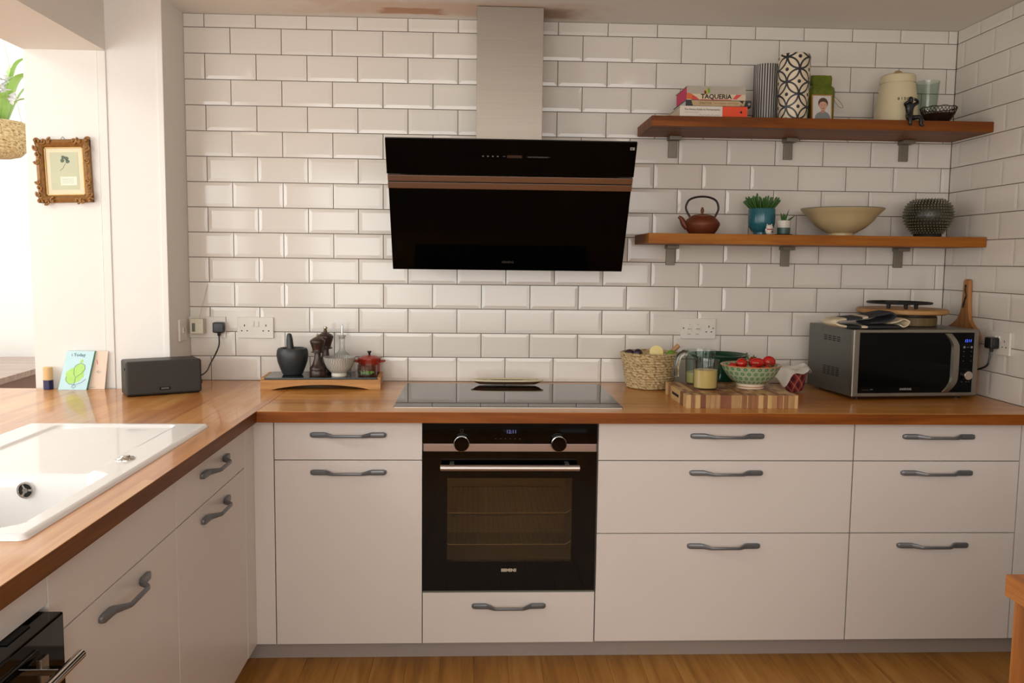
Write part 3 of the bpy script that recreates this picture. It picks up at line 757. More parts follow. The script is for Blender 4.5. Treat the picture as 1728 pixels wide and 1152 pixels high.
def scroll(x, z, a, s=1):
    b = NB(); pts = []
    for i in range(16):
        t = i/15; r = .011*s*(1-t*.8); an = a+t*4.4; pts.append((x+r*math.cos(an), -.0205-.003*t, z+r*math.sin(an)))
    tube(b, pts, [.0042*s*(1-.45*i/15) for i in range(16)], 8); ball(b, (x, -.022, z), .005*s, seg=10); return b
for sx in (-1, 1):
    for sz in (-1, 1):
        for dx, dz, a in ((0, 0, .4), (.026, 0, 2.2), (.050, .002, 5.0), (0, .026, 4.0), (0, .050, 1.2), (.001, .074, 3.0)):
            obj('scroll', scroll(sx*(fw_-.005-dx), sz*(fh_-.005-dz), a*sx, 1.12), GILT, pf)
SLIP = plain('gold_slip', '#bd9654', .35, metal=.6, col2='#96713c', nscale=70)
bm = NB()
for sx in (-1, 1): box(bm, min(sx*.067, sx*.0715), max(sx*.067, sx*.0715), -.009, -.004, -.0895, .0895)
for sz in (-1, 1): box(bm, -.0715, .0715, -.009, -.004, min(sz*.085, sz*.0895), max(sz*.085, sz*.0895))
obj('inner_slip', bm, SLIP, pf, smooth=None)
obj('mount', BX(-.071, .071, -.0055, -.0003, -.089, .089), plain('cream_mount', '#e9dcbb', .7), pf, smooth=None)
obj('paper', BX(-.052, .050, -.0062, -.0052, -.068, .070), plain('sage_paper', '#bfc3a4', .7, col2='#cccdb0', nscale=12), pf, smooth=None)
CLOV = plain('pressed_clover', '#57685a', .8, col2='#6d7c6a', nscale=90)
for x, z in ((-.007, .039), (.009, .047), (.012, .036), (-.003, .051)):
    obj('clover_leaf', PR(blobp(x, z, .0072, .0068, 18, .12), 'y', -.0069, -.0062), CLOV, pf, smooth=None)
obj('stem', TB([(.004, -.0066, .030), (-.006, -.0066, .012), (-.018, -.0066, .002)], .0006, 5), CLOV, pf)
obj('note', BX(-.018, .042, -.0066, -.006, -.052, -.020), plain('pale_note', '#e4ead6', .7), pf, smooth=None)
for z in (-.029, -.036, -.043): obj('handwriting', TB([(-.012+i*.006, -.0067, z+.0012*math.sin(i*2.1+z*900)) for i in range(8)], .0003, 4), INK, pf)
obj('hanging_wire', TB([(-.012, -.004, fh_-.003), (-.002, -.003, fh_+.012), (.010, -.004, fh_-.003)], .0009, 6), BPLAST, pf)

# ------------------------------------------------------------------ slate tray and what stands on it
tr = T('serving_tray', 'wooden tray with an arched front rail and a dark slate top', 'tray', (.4000, -.2635, ZW+.0003), math.radians(3.4))
arch = [(0, 0), (.040, 0)]+[(.040+.375*i/16, .0195*math.sin(PI*i/16)**.8) for i in range(1, 16)]+[(.415, 0), (.456, 0), (.456, .0385), (0, .0385)]
obj('front_rail', PR(arch, 'y', 0, .013), TRAYW, tr, smooth=None)
obj('back_rail', PR(arch, 'y', .192, .205), TRAYW, tr, smooth=None)
for x in (0, .443): obj('side_rail', BX(x, x+.013, .0132, .1918, .0, .046, bev=.001), TRAYW, tr)
obj('slate', BX(.0135, .4425, .006, .199, .0387, .0457, bev=.0012), plain('dark_slate', '#23302f', .16, col2='#1a2424', nscale=9, bmp=.1, bscale=40), tr)
obj('dowel', LT([(0, .002), (.004, .002), (.004, 0)], 12), plain('red_dowel', '#6b2a1e', .5), tr, (.0205, .004, .0385))
ZS = ZW+.0003+.0459
STONE = plain('dark_granite', '#27292a', .42, col2='#34383a', nscale=120, bmp=.15, bscale=150)
mo = T('mortar', 'dark grey granite mortar at the left end of the slate tray', 'mortar', (.4995, -.150, ZS))
obj('bowl', LT([(0, 0), (.034, 0), (.039, .003), (.050, .03), (.0585, .055), (.0618, .078), (.0600, .096), (.0555, .1045), (.051, .106), (.0465, .103), (.044, .09), (.035, .045), (.015, .028), (0, .026)], 48), STONE, mo)
pe = T('pestle', 'dark granite pestle standing in the mortar', 'pestle', (.494, -.150, ZS+.037), rot=(0, math.radians(-3), 0))
obj('shaft', LT([(0, 0), (.015, .001), (.020, .012), (.0185, .03), (.0145, .075), (.0125, .105), (.0095, .121), (.005, .126), (0, .127)], 28), STONE, pe)
def mill(label, loc, k, king):
    m = T('pepper_mill', label, 'pepper mill', loc)
    P = [(0, 0), (.0335, 0), (.0345, .003), (.0345, .020), (.033, .024), (.0345, .029), (.033, .036), (.027, .043), (.0245, .046), (.0205, .056), (.0165, .068), (.0138, .082), (.0132, .096), (.020, .0985), (.0275, .1), (.0275, .103), (.022, .106), (.0215, .110), (.0235, .118), (.029, .135), (.0325, .146), (.031, .151), (.025, .156), (.014, .163), (.005, .166), (0, .166)]
    obj('body', LT([(r*k, z*k) for r, z in P], 40), DARKW, m)
    F = [(0, .165), (.007, .166), (.0085, .172), (.005, .176), (.0085, .181), (.0075, .187), (0, .1885)] if king else [(0, .165), (.0055, .166), (.0065, .170), (.0045, .174), (.003, .178), (0, .179)]
    obj('finial', LT([(r*k, z*k) for r, z in F], 24), plain('brass_pewter', '#b3a68e', .25, metal=1), m)
mill('dark turned wooden pepper mill in front, shorter of the chess-shaped pair', (.606, -.190, ZS), .93, False)
mill('taller dark wooden mill behind its twin, pewter finial on top', (.6215, -.105, ZS), 1.0, True)
def striped():
    m, nt, b = base('blue_striped_ceramic'); x, y, z = sepxyz(nt, coords(nt))
    a = math_(nt, 'ARCTAN2', y, x); v = coords(nt)
    f = math_(nt, 'SINE', math_(nt, 'ADD', math_(nt, 'MULTIPLY', a, 58), math_(nt, 'MULTIPLY', noise(nt, v, 40), 5)))
    f = math_(nt, 'GREATER_THAN', f, math_(nt, 'MULTIPLY', math_(nt, 'SUBTRACT', noise(nt, v, 14, 1), .45), 3))
    f = math_(nt, 'MULTIPLY', f, math_(nt, 'GREATER_THAN', z, .016))
    nt.links.new(mixcol(nt, f, lin('#d6cfbf'), lin('#626872')), b.inputs['Base Color']); setin(b, 'Roughness', .15); return m
sb = T('rice_bowl', 'small striped grey and white bowl in the middle of the slate tray', 'bowl', (.689, -.1885, ZS))
obj('bowl', LT([(0, 0), (.029, 0), (.0305, .002), (.030, .0135), (.036, .018), (.048, .032), (.057, .052), (.0615, .0715), (.0625, .0755), (.0605, .0755), (.055, .053), (.046, .034), (.03, .021), (0, .018)], 48), striped(), sb)
ob = T('oil_bottle', 'clear glass oil bottle with a steel pourer behind the striped bowl', 'bottle', (.6835, -.0795, ZS))
obj('glass', LT([(0, .001), (.034, .001), (.0368, .004), (.0368, .055), (.034, .068), (.026, .078), (.0155, .086), (.0118, .095), (.0112, .135), (.0125, .1365), (.0125, .143), (.0108, .143), (.0103, .095), (.014, .084), (.0245, .076), (.0325, .066), (.0352, .055), (.0352, .006), (0, .004)], 36), THIN, ob)
obj('stopper', LT([(0, .138), (.0102, .138), (.0108, .1432), (.0135, .1435), (.0135, .148), (.016, .149), (.016, .1515), (.004, .153), (0, .153)], 24), plain('grey_stopper', '#b9b7ac', .3), ob)
pts = spline([(0, 0, .152), (.0005, 0, .170), (.001, 0, .186), (-.003, 0, .196)]); obj('pourer', TB(pts, [.0045-.0012*i/len(pts) for i in range(len(pts))], 12), CHROME, ob)
RED = plain('red_enamel', '#a8341f', .25, col2='#8a2418', nscale=12)
ck = T('mini_casserole', 'small red lidded casserole at the right end of the slate tray', 'pot', (.792, -.0685, ZS))
obj('pot', LT([(0, 0), (.038, 0), (.043, .004), (.0445, .05), (.046, .053), (.0435, .053), (.0425, .006), (0, .004)], 40), RED, ck)
ld = obj('lid', LT([(.047, .0532), (.0475, .056), (.046, .060), (.030, .067), (.012, .070), (0, .0705), (0, .0535)], 40), RED, ck)
obj('lid_knob', LT([(0, .0705), (.0045, .0705), (.0045, .077), (.0085, .084), (.008, .0875), (0, .088)], 24), BPLAST, ld)
for sx in (-1, 1): obj('handle', TB(spline([(sx*.043, -.014, .045), (sx*.060, -.008, .047), (sx*.060, .008, .047), (sx*.043, .014, .045)], 5), .004, 8), RED, ck)
gj = T('glass_jar', 'low clear glass with green leaves in front of the red casserole', 'glass', (.797, -.1735, ZS))
obj('glass', LT([(0, 0), (.036, 0), (.0385, .003), (.0388, .042), (.0378, .043), (.0365, .041), (.0362, .007), (0, .005)], 40), clear('jar_glass', '#f2f7f3', edge=.35), gj)
lf = NB()
for k in range(60):
    a, r = RND.random()*2*PI, RND.random()*.028
    ball(lf, (r*math.cos(a), r*math.sin(a), .0075+RND.random()*.010), .0055, 1, .6, .25, 8, Matrix.Rotation(RND.random()*3, 3, Vector((RND.random(), RND.random(), 1)).normalized()))
tag(obj('cut_herbs', lf, plain('herb_green', '#6c9a3c', .5, col2='#a5c46c', nscale=80), gj), kind='stuff')

# ------------------------------------------------------------------ straw basket and its contents
def straw_mat():
    m, nt, b = base('plaited_straw'); v = coords(nt); x, y, z = sepxyz(nt, v)
    a = math_(nt, 'ARCTAN2', y, x)
    cmb = nt.nodes.new('ShaderNodeCombineXYZ'); nt.links.new(math_(nt, 'ADD', math_(nt, 'MULTIPLY', a, 9), math_(nt, 'MULTIPLY', z, 60)), cmb.inputs[0]); nt.links.new(math_(nt, 'MULTIPLY', z, 130), cmb.inputs[1])
    n = noise(nt, cmb.outputs[0], 1.0, 3, .55, .6)
    nt.links.new(ramp(nt, n, [(.30, lin('#7d5e38')), (.44, lin('#bd9f6e')), (.60, lin('#dcc699'))]), b.inputs['Base Color'])
    setin(b, 'Roughness', .75); bump(nt, b, n, 1.0, .008); return m
STRAW = straw_mat()
bk = T('straw_basket', 'round plaited straw basket holding lemon, lime and ginger', 'basket', (1.9285, -.1375, ZW+.0004))
H = .141; prof = [(0, 0), (.082, 0)]
nr = 14
for i in range(nr*6+1):
    t = i/(nr*6); r = .088+.028*t**.8; prof.append((r+.0028*abs(math.sin(PI*t*nr)), .002+H*t))
for i in range(nr*2+1):
    t = 1-i/(nr*2); prof.append((.080+.028*t**.8, .004+H*t))
prof.append((0, .006))
obj('weave', LT(prof, 150, wob=lambda a, z, r: (.0016*math.sin(42*a+z*900)+.0012*math.sin(3*a+z*30) if r > .09 else 0)), STRAW, bk)
obj('lining', LT([(0, .112), (.101, .112), (.101, .116), (0, .118)], 40), plain('paper_lining', '#9a7444', .8), bk)
ZB = ZW+.0004
def thing_ball(name, label, cat, loc, r, s, mat, rot=None, group=None):
    b = NB(); ball(b, (0, 0, 0), r, *s, seg=24); o = obj(name, b, mat, None, loc, rot or (0, 0, 0)); return tag(o, label, cat, group)
lem = T('lemon_half', 'cut lemon half facing out of the straw basket', 'lemon', (1.9445, -.185, 1.052), rot=(math.radians(82), 0, 0))
obj('rind', LT([(0, -.030), (.012, -.027), (.022, -.018), (.0275, -.006), (.0282, 0), (.0265, .0006)], 36), plain('lemon_rind', '#e0c04a', .4, bmp=.2, bscale=200), lem)
obj('pith', LT([(.0272, .0), (.0272, .0008), (0, .0008)], 36), plain('lemon_pith', '#efe2ae', .5), lem)
for k in range(9):
    a0, a1 = 2*PI*(k+.07)/9, 2*PI*(k+.93)/9
    obj('segment', PR([(.003*math.cos((a0+a1)/2), .003*math.sin((a0+a1)/2))]+[(.0242*math.cos(a0+(a1-a0)*i/4), .0242*math.sin(a0+(a1-a0)*i/4)) for i in range(5)], 'z', .0006, .0014), plain('lemon_flesh', '#e3c860', .25, col2='#edd98a', nscale=90), lem, smooth=None)
thing_ball('lime', 'green lime next to the lemon half in the basket', 'lime', (2.0035, -.185, 1.043), .0195, (1.1, 1, .95), plain('lime_skin', '#4d7a1e', .35, col2='#7f9a3a', nscale=20, bmp=.15, bscale=200))
FIG = plain('purple_fig', '#241826', .4, col2='#3a2638', nscale=20)
thing_ball('fig', 'dark purple fig against the left rim of the basket', 'fig', (1.8405, -.165, 1.047), .0175, (1.15, 1, .85), FIG)
thing_ball('fig', 'dark purple fig second from the left rim of the basket', 'fig', (1.8690, -.190, 1.049), .0180, (1, 1, .95), FIG)
gi = T('ginger_root', 'pale stick of ginger poking up at the right of the basket', 'ginger', (2.0035, -.145, 1.040), rot=(0, math.radians(47), 0))
obj('root', LT([(0, -.012), (.008, -.010), (.0095, .004), (.0085, .02), (.0100, .034), (.0095, .052), (.0085, .0545), (0, .055)], 20), plain('ginger_skin', '#c79c6b', .6, col2='#a97c50', nscale=60, bmp=.4, bscale=120), gi)
obj('cut_end', LT([(0, .0552), (.007, .0551), (.0082, .0546)], 20), plain('ginger_cut', '#d8a48a', .5), gi)
thing_ball('spring_onion_bulb', 'small pale onion bulb under the ginger in the basket', 'onion', (2.0245, -.10, 1.036), .017, (1.2, 1, .9), plain('pale_onion', '#d9c29a', .4))

# ------------------------------------------------------------------ chopping board of end-grain blocks
bd = T('chopping_board', 'thick striped end-grain chopping board carrying jugs and the tomato bowl', 'chopping board', (1.958, -.6325, ZW+.0003))
px = [1157, 1165, 1172, 1181, 1190, 1198, 1207, 1215, 1233, 1249, 1251, 1260, 1262, 1267, 1279, 1288, 1295, 1303, 1311, 1321, 1323, 1330, 1341, 1347]
kinds = [0, 2, 0, 3, 1, 1, 1, 3, 1, 0, 2, 0, 2, 2, 0, 2, 0, 1, 2, 0, 2, 1, 0]
ex = [(p-1157)/190*.395 for p in px]
rowd = [0, .046, .094, .142, .190, .238, .284, .330]
for j in range(7):
    order = list(range(23))
    for i in range(23):
        k = kinds[i] if j % 2 == 0 else kinds[(i*5+j*3) % 23]
        f = (j == 0); e = .00025
        obj('block', BX(ex[i]+e, ex[i+1]-e, rowd[j]+(0 if f else e), rowd[j+1]-e, .0, .0463+RND.uniform(-.0003, .0002)), CHOP[k], bd, smooth=None)
obj('handle_slot', BX(-.0006, .003, .115, .215, .018, .028, bev=.001), DARK, bd)
ZBD = ZW+.0003+.0468
LIQ = None
def liquid():
    m, nt, b = base('cloudy_lemonade'); setin(b, 'Base Color', lin('#ead08a')); setin(b, 'Roughness', .2); setin(b, 'Transmission Weight', .3); setin(b, 'IOR', 1.1); return m
g1 = T('glass_beaker', 'small clear glass jug of cloudy yellow lemonade on the board', 'jug', (2.0635, -.4830, ZBD))
obj('glass', LT([(0, 0), (.040, 0), (.0435, .004), (.0440, .05), (.0445, .095), (.0475, .108), (.0462, .1085), (.0430, .095), (.0424, .05), (.0422, .006), (0, .003)], 48), THIN, g1)
obj('lemonade', LT([(0, .0036), (.0415, .0066), (.0417, .05), (.0420, .070), (0, .070)], 48), liquid(), g1)
obj('handle', TB(spline([(.043, .004, .085), (.053, .006, .083), (.057, .008, .055), (.054, .006, .036), (.0435, .004, .034)]), .0038, 8), THIN, g1)
g2 = T('glass_jug', 'larger clear glass jug with a looped handle behind the lemonade', 'jug', (2.0755, -.3560, ZBD))
obj('glass', LT([(0, 0), (.046, 0), (.051, .005), (.0535, .05), (.0555, .105), (.060, .1285), (.0585, .129), (.0540, .105), (.052, .05), (.0495, .007), (0, .003)], 48), GREENGLASS, g2)
obj('lemonade', LT([(0, .0036), (.0490, .0076), (.0510, .045), (0, .045)], 48), liquid(), g2)
obj('handle', TB(spline([(-.0545, -.010, .116), (-.070, -.013, .118), (-.088, -.016, .100), (-.095, -.017, .060), (-.0935, -.017, .030)]), .0092, 12, flat=1.25), solid_glass('thick_handle_glass'), g2)
def dotted():
    m, nt, b = base('green_ringed_ceramic'); v = coords(nt); x, y, z = sepxyz(nt, v)
    a = math_(nt, 'ARCTAN2', y, x)
    u = math_(nt, 'MULTIPLY', a, 26/(2*PI)); w_ = math_(nt, 'MULTIPLY', z, 58)
    row = math_(nt, 'FLOOR', w_); u = math_(nt, 'ADD', u, math_(nt, 'MULTIPLY', math_(nt, 'MODULO', row, 2), .5))
    du = math_(nt, 'SUBTRACT', math_(nt, 'FRACT', u), .5); dw = math_(nt, 'SUBTRACT', math_(nt, 'FRACT', w_), .5)
    d = math_(nt, 'SQRT', math_(nt, 'ADD', math_(nt, 'MULTIPLY', du, du), math_(nt, 'MULTIPLY', math_(nt, 'MULTIPLY', dw, dw), .7)))
    ring = math_(nt, 'MULTIPLY', math_(nt, 'LESS_THAN', d, .29), math_(nt, 'GREATER_THAN', d, .10))
    ring = math_(nt, 'MULTIPLY', ring, math_(nt, 'GREATER_THAN', z, .021))
    bg = mixcol(nt, noise(nt, v, 70, 2), lin('#b9bd9c'), lin('#9aab8c'))
    bg = mixcol(nt, math_(nt, 'GREATER_THAN', z, .021), lin('#d6c8b0'), bg)
    c = mixcol(nt, ring, bg, lin('#4f8a60'))
    foot = math_(nt, 'MULTIPLY', math_(nt, 'GREATER_THAN', z, .006), math_(nt, 'LESS_THAN', z, .010))
    c = mixcol(nt, foot, c, lin('#b5805f'))
    nt.links.new(c, b.inputs['Base Color']); setin(b, 'Roughness', .15); return m
tbw = T('patterned_bowl', 'pale green ring-patterned bowl of tomatoes on the board', 'bowl', (2.2395, -.4520, ZBD))
obj('bowl', LT([(0, 0), (.049, 0), (.0515, .002), (.051, .018), (.060, .022), (.080, .038), (.096, .060), (.106, .080), (.1095, .0855), (.107, .0865), (.100, .078), (.090, .060), (.074, .040), (.05, .026), (0, .022)], 56), dotted(), tbw)
obj('rim_band', LT([(.1075, .0830), (.1103, .0855), (.1085, .0880), (.1060, .0868)], 56), plain('orange_rim', '#c9885c', .25), tbw)
TOM = plain('tomato_skin', '#c2261a', .16, col2='#a81d16', nscale=18); CAL = plain('tomato_calyx', '#3f5a2a', .6)
def tomato(label, x, y, z, r, s, calyx=None, rot=(0, 0, 0)):
    t = T('tomato', label, 'tomato', (x, y, z), rot=rot, group='tomatoes in the patterned bowl')
    b = NB(); ball(b, (0, 0, 0), r, *s, seg=28); obj('flesh', b, TOM, t)
    if calyx:
        b = NB(); cv = Vector(calyx).normalized(); u = cv.orthogonal().normalized(); w2 = cv.cross(u)
        for k in range(5):
            a = 2*PI*k/5; d = (u*math.cos(a)+w2*math.sin(a))
            tube(b, [cv*r*.98, cv*r*.98+d*r*.45, cv*r*.62+d*r*.86], [.0022, .0026, .0006], 6, flat=.45)
        tube(b, [cv*r*.95, cv*r*1.35+u*.003], .0016, 6); obj('calyx', b, CAL, t)
zt = ZBD+.0915
tomato('largest round tomato, on the right of the patterned bowl', 2.3085, -.447, zt+.004, .0245, (1, 1, .92), (-.3, -.9, -.55))
tomato('pointed plum tomato lying between two round ones in the bowl', 2.264, -.455, zt+.001, .0210, (1.28, .95, .9), (-1, -.5, -.4))
tomato('round tomato left of the plum tomato in the bowl', 2.206, -.450, zt-.002, .0205, (1, 1, 1), (.7, .2, .7))
tomato('smallest cherry tomato, at the left rim of the bowl', 2.1705, -.455, zt-.0115, .0148, (1, 1, .9))
tomato('cherry tomato low at the front of the bowl', 2.2345, -.5035, zt-.016, .0135, (1, 1, 1))
tomato('red tomato half hidden behind the plum tomato, nearest the vine stalk', 2.262, -.412, zt-.001, .0195, (1, 1, 1), (0, 0, 1))
tomato('cherry tomato at the front right under the largest one', 2.290, -.5010, zt-.014, .0140, (1, 1, 1), (.2, -.7, .6))
hv = obj('tomato_vine', TB(spline([(2.2415, -.42, zt+.010), (2.2375, -.418, zt+.020), (2.230, -.416, zt+.027), (2.238, -.412, zt+.033)]), .003, 8), CAL)
tag(hv, 'green vine stalk standing up behind the tomatoes', 'vine')
gb = T('green_bowl', 'dark green glazed bowl by the tiles behind the tomatoes', 'bowl', (2.212, -.1365, ZW+.0004))
obj('bowl', LT([(0, 0), (.078, 0), (.082, .003), (.089, .03), (.095, .085), (.098, .115), (.101, .120), (.1165, .1345), (.118, .138), (.115, .1385), (.098, .127), (.092, .118), (.088, .085), (.080, .02), (0, .012)], 56), plain('green_glaze', '#1f4a36', .14, col2='#173b2b', nscale=8), gb)
def tartan():
    m, nt, b = base('red_tartan'); v = coords(nt); x, y, z = sepxyz(nt, v)
    a = math_(nt, 'MULTIPLY', math_(nt, 'ARCTAN2', y, x), 8/(2*PI)); zz = math_(nt, 'MULTIPLY', z, 30)
    p, q = math_(nt, 'ADD', a, math_(nt, 'MULTIPLY', zz, .6)), math_(nt, 'SUBTRACT', a, math_(nt, 'MULTIPLY', zz, .6))
    def band(t, lo, hi): f = math_(nt, 'FRACT', t); return math_(nt, 'MULTIPLY', math_(nt, 'GREATER_THAN', f, lo), math_(nt, 'LESS_THAN', f, hi))
    dk = math_(nt, 'MULTIPLY', math_(nt, 'ADD', band(p, .3, .75), band(q, .3, .75)), .45)
    c = mixcol(nt, dk, lin('#9c2a2a'), lin('#2a1214'))
    li = math_(nt, 'MAXIMUM', band(p, .04, .12), band(q, .04, .12))
    nt.links.new(mixcol(nt, math_(nt, 'MULTIPLY', li, .6), c, lin('#c9a08a')), b.inputs['Base Color']); setin(b, 'Roughness', .8); return m
tp = T('tartan_pot', 'small red tartan pot tipped to the left beside the board', 'pot', (2.4930, -.235, ZW+.0045), rot=(0, math.radians(-9), 0))
obj('pot', LT([(0, 0), (.028, 0), (.032, .003), (.045, .045), (.0575, .085), (.0545, .085), (.042, .045), (.028, .006), (0, .004)], 40), tartan(), tp)
def napkin():
    bm = NB(); na, ns = 56, 14; grid = []
    for i in range(na):
        a = 2*PI*i/na; ring = []
        # hanging length: long pointed corner to the left-front, puffed lump to the right
        L = .006+.050*max(0, math.cos(a-math.radians(222)))**14+.016*max(0, math.cos(a-math.radians(5)))**4+.005*math.sin(4*a+.6)
        up = .006+.020*max(0, math.cos(a-math.radians(180)))**2+.010*max(0, math.cos(a-math.radians(5)))**3+.003*math.sin(5*a)
        for j in range(ns):
            t = j/(ns-1)
            if t < .4: q = t/.4; r = .008+.046*q; z = .040+(.045+up-.04+.04)*q**1.4*1.0; z = .045+(.041+up)*q**1.3
            else:
                q = (t-.4)/.6; r = .054+.010*math.sin(q*PI*.6)+.012*q*(.3+max(0, math.cos(a-math.radians(205)))); z = .086+up*(1-q)**1.5-L*q
            r += .0030*math.sin(9*a+4*t)*t; z += .003*math.sin(6*a+1+5*t)*t
            ring.append(bm.verts.new((r*math.cos(a), r*math.sin(a), z)))
        grid.append(ring)
    for i in range(na):
        for j in range(ns-1): bm.faces.new((grid[i][j], grid[(i+1) % na][j], grid[(i+1) % na][j+1], grid[i][j+1]))
    return bm
nk = obj('napkin', napkin(), plain('white_cotton', '#d9d2c8', .85, bmp=.2, bscale=220), None, tp.location, tp.rotation_euler)
sm = nk.modifiers.new('thick', 'SOLIDIFY'); sm.thickness = .0016; sm.offset = 1
tag(nk, 'crumpled white napkin draped over the red tartan pot', 'napkin')

# ------------------------------------------------------------------ microwave and the stack on it
mw = T('microwave', 'grey microwave oven with a black door in the right corner', 'microwave', (2.6255, -.446, ZW+.0003), math.radians(5.4))
MWB = plain('microwave_grey', '#6f706b', .4, metal=.6, col2='#676862', nscale=40)
MWF = brushed('microwave_front', '#8f8a80', 'x', .38, .9)
bm = NB(); box(bm, .004, .506, .016, .355, .011, .2655, bev=.004)
obj('body', bm, MWB, mw)
obj('front_frame', BX(0, .5115, 0, .020, .0105, .2670, bev=.006, seg=3), MWF, mw)
obj('door_glass', BX(.024, .4870, -.0018, .004, .0260, .2540, bev=.0015), MWGLASS, mw)
def strip(off):
    c = []
    for i in range(21):
        t = i/20; z = .0285+.222*t; k = abs(2*t-1); b = .0 if k < .55 else ((k-.55)/.45)**1.6*.031
        c.append((.394-b+off, z))
    return c
L_, R_ = strip(0), strip(.030)
bm = NB(); A = []
for (xl, z), (xr, _) in zip(L_, R_):
    bul = .0105*math.sin(PI*min(1, max(0, (z-.0285)/.222)))**.4+.003
    A.append([bm.verts.new(p) for p in ((xl, -.0015, z), (xl+.004, -bul, z), (xr-.003, -bul, z), (xr, -.0015, z))])
for a, b in zip(A, A[1:]):
    for k in range(3): bm.faces.new((a[k], a[k+1], b[k+1], b[k]))
bm.faces.new(A[0]); bm.faces.new(A[-1][::-1])
obj('handle', bm, MWF, mw)
for k, (t, x0) in enumerate((('12', .4535), ('11', .4695))): text('clock_digits', t, .0150, BLUELED, mw, (x0, -.0022, .2225), bold=-.0001, shear=.18, sx=.95)
kn = obj('dial', LT([(0, .015), (.0155, .015), (.0168, .0135), (.0172, 0), (0, 0)], 40), brushed('dial_steel', '#c9c0b8', 'x', .3), mw, (.462, -.0018, .092), FACE)
GP = plain('grey_button_print', '#8b8b88', .5)
for x in (.4475, .4775): obj('button', LT([(0, .001), (.004, .0009), (.0045, 0)], 20), GP, mw, (x, -.0019, .1985), FACE)
bm = NB()
box(bm, .457, .468, -.0022, -.0016, .197, .2)
for z in (.181, .163, .145):
    for x in (.4465, .477): box(bm, x-.0025, x+.0025, -.0022, -.0016, z, z+.0025)
for x in (.4445, .463, .474): box(bm, x-.003, x+.003, -.0022, -.0016, .066, .068)
tag(obj('panel_marks', bm, plain('dim_panel_print', '#55544f', .5), mw, smooth=None), kind='stuff')
text('logo', 'SAMSUNG', .0105, GP, mw, (.216, -.0021, .0405), bold=.0004)
tag(obj('feature_print', box(box(NB(), .040, .072, -.0021, -.0016, .0385, .0395), .074, .084, -.0021, -.0016, .0385, .0425), plain('faint_print', '#4d4c48', .5), mw, smooth=None), kind='stuff')
bm = NB()
for zc, n in ((.225, 3), (.105, 5)):
    for g in range(4):
        for k in range(n): box(bm, .0030, .0045, .105+g*.033, .127+g*.033, zc-k*.0075, zc-k*.0075+.0032)
tag(obj('vent_slots', bm, DARK, mw, smooth=None), kind='stuff')
for x, y in ((.05, .05), (.46, .05), (.05, .31), (.46, .31)): obj('foot', LT([(0, 0), (.012, 0), (.013, .012), (0, .012)], 20), BPLAST, mw, (x, y, 0))
ZM = ZW+.0003+.2673
# folded towel: one long ribbon folded over itself, striped across
def towel_mat():
    m, nt, b = base('striped_towel_cotton'); x, y, z = sepxyz(nt, coords(nt))
    def bnd(lo, hi): return math_(nt, 'MULTIPLY', math_(nt, 'GREATER_THAN', x, lo), math_(nt, 'LESS_THAN', x, hi))
    f = math_(nt, 'MAXIMUM', bnd(-.105, -.045), bnd(-.022, .118))
    v = coords(nt); n = noise(nt, v, 300, 2)
    nt.links.new(mixcol(nt, f, lin('#d3c6a8'), lin('#2c2d33')), b.inputs['Base Color']); setin(b, 'Roughness', .9); bump(nt, b, n, .4, .002); return m
def ribbon(path, w, th, mat, name, parent, sag=0):
    bm = NB(); P = spline(path, 7); rows_ = []
    nrm = []
    for i in range(len(P)):
        t = P[min(i+1, len(P)-1)]-P[max(i-1, 0)]; nrm.append(Vector((-t.z, 0, t.x)).normalized())
    M = 9
    for i, p in enumerate(P):
        r = []
        for s in (1, -1):
            for k in range(M):
                u = (k/(M-1)-.5)*(1 if s > 0 else -1); q = p+nrm[i]*th*.5*s*(1-.5*abs(2*u)**6)
                r.append(bm.verts.new((q.x+.004*math.sin(6*u+i*.2), u*w+.003*math.sin(i*.5), q.z)))
        rows_.append(r)
    for a, b in zip(rows_, rows_[1:]):
        n = len(a)
        for k in range(n): bm.faces.new((a[k], a[(k+1) % n], b[(k+1) % n], b[k]))
    bm.faces.new(rows_[0][::-1]); bm.faces.new(rows_[-1])
    return obj(name, bm, mat, parent, smooth=70)
tw = T('tea_towel', 'folded charcoal and cream striped oven towel on top of the microwave', 'towel', (2.692, -.392, ZM+.0006), math.radians(5.4))
TWM = towel_mat()
ribbon([(.118, 0, .008), (.05, 0, .007), (-.05, 0, .007), (-.12, 0, .010), (-.150, 0, .021), (-.136, 0, .032), (-.09, 0, .036), (-.03, 0, .042), (.03, 0, .053), (.070, 0, .060), (.090, 0, .052), (.080, 0, .038), (.04, 0, .026), (-.01, 0, .021)], .105, .012, TWM, 'folded_cloth', tw)
ribbon([(.070, 0, .0215), (.096, 0, .026), (.122, 0, .036), (.138, 0, .028), (.136, 0, .0135), (.122, 0, .0085), (.110, 0, .0165)], .108, .0085, plain('cream_towel', '#d3c6a8', .9, bmp=.4, bscale=300), 'rolled_end', tw)
ct = T('round_box', 'short round brown wooden box with a dark rim under the round board', 'box', (2.965, -.200, ZM+.0004))
obj('side', LT([(0, 0), (.094, 0), (.096, .002), (.096, .033), (0, .033)], 56), BOXW, ct)
obj('dark_lid', LT([(0, .0332), (.090, .0332), (.0935, .035), (.0935, .0450), (0, .0450)], 56), plain('dark_brown_lid', '#2e2318', .45), ct)
rb = T('round_board', 'round wooden board lying flat on the round box above the microwave', 'board', (2.927, -.198, ZM+.0459))
obj('board', LT([(0, 0), (.163, 0), (.170, .004), (.171, .012), (.168, .0185), (.160, .0215), (0, .0215)], 72), RNDW, rb)
tv = T('trivet', 'black cast-iron trivet standing on the round wooden board', 'trivet', (2.912, -.205, ZM+.0678))
obj('ring', TB([(.1185*math.cos(2*PI*k/56), .1185*math.sin(2*PI*k/56), .0215) for k in range(56)], .0042, 8, True), DKBLUE, tv)
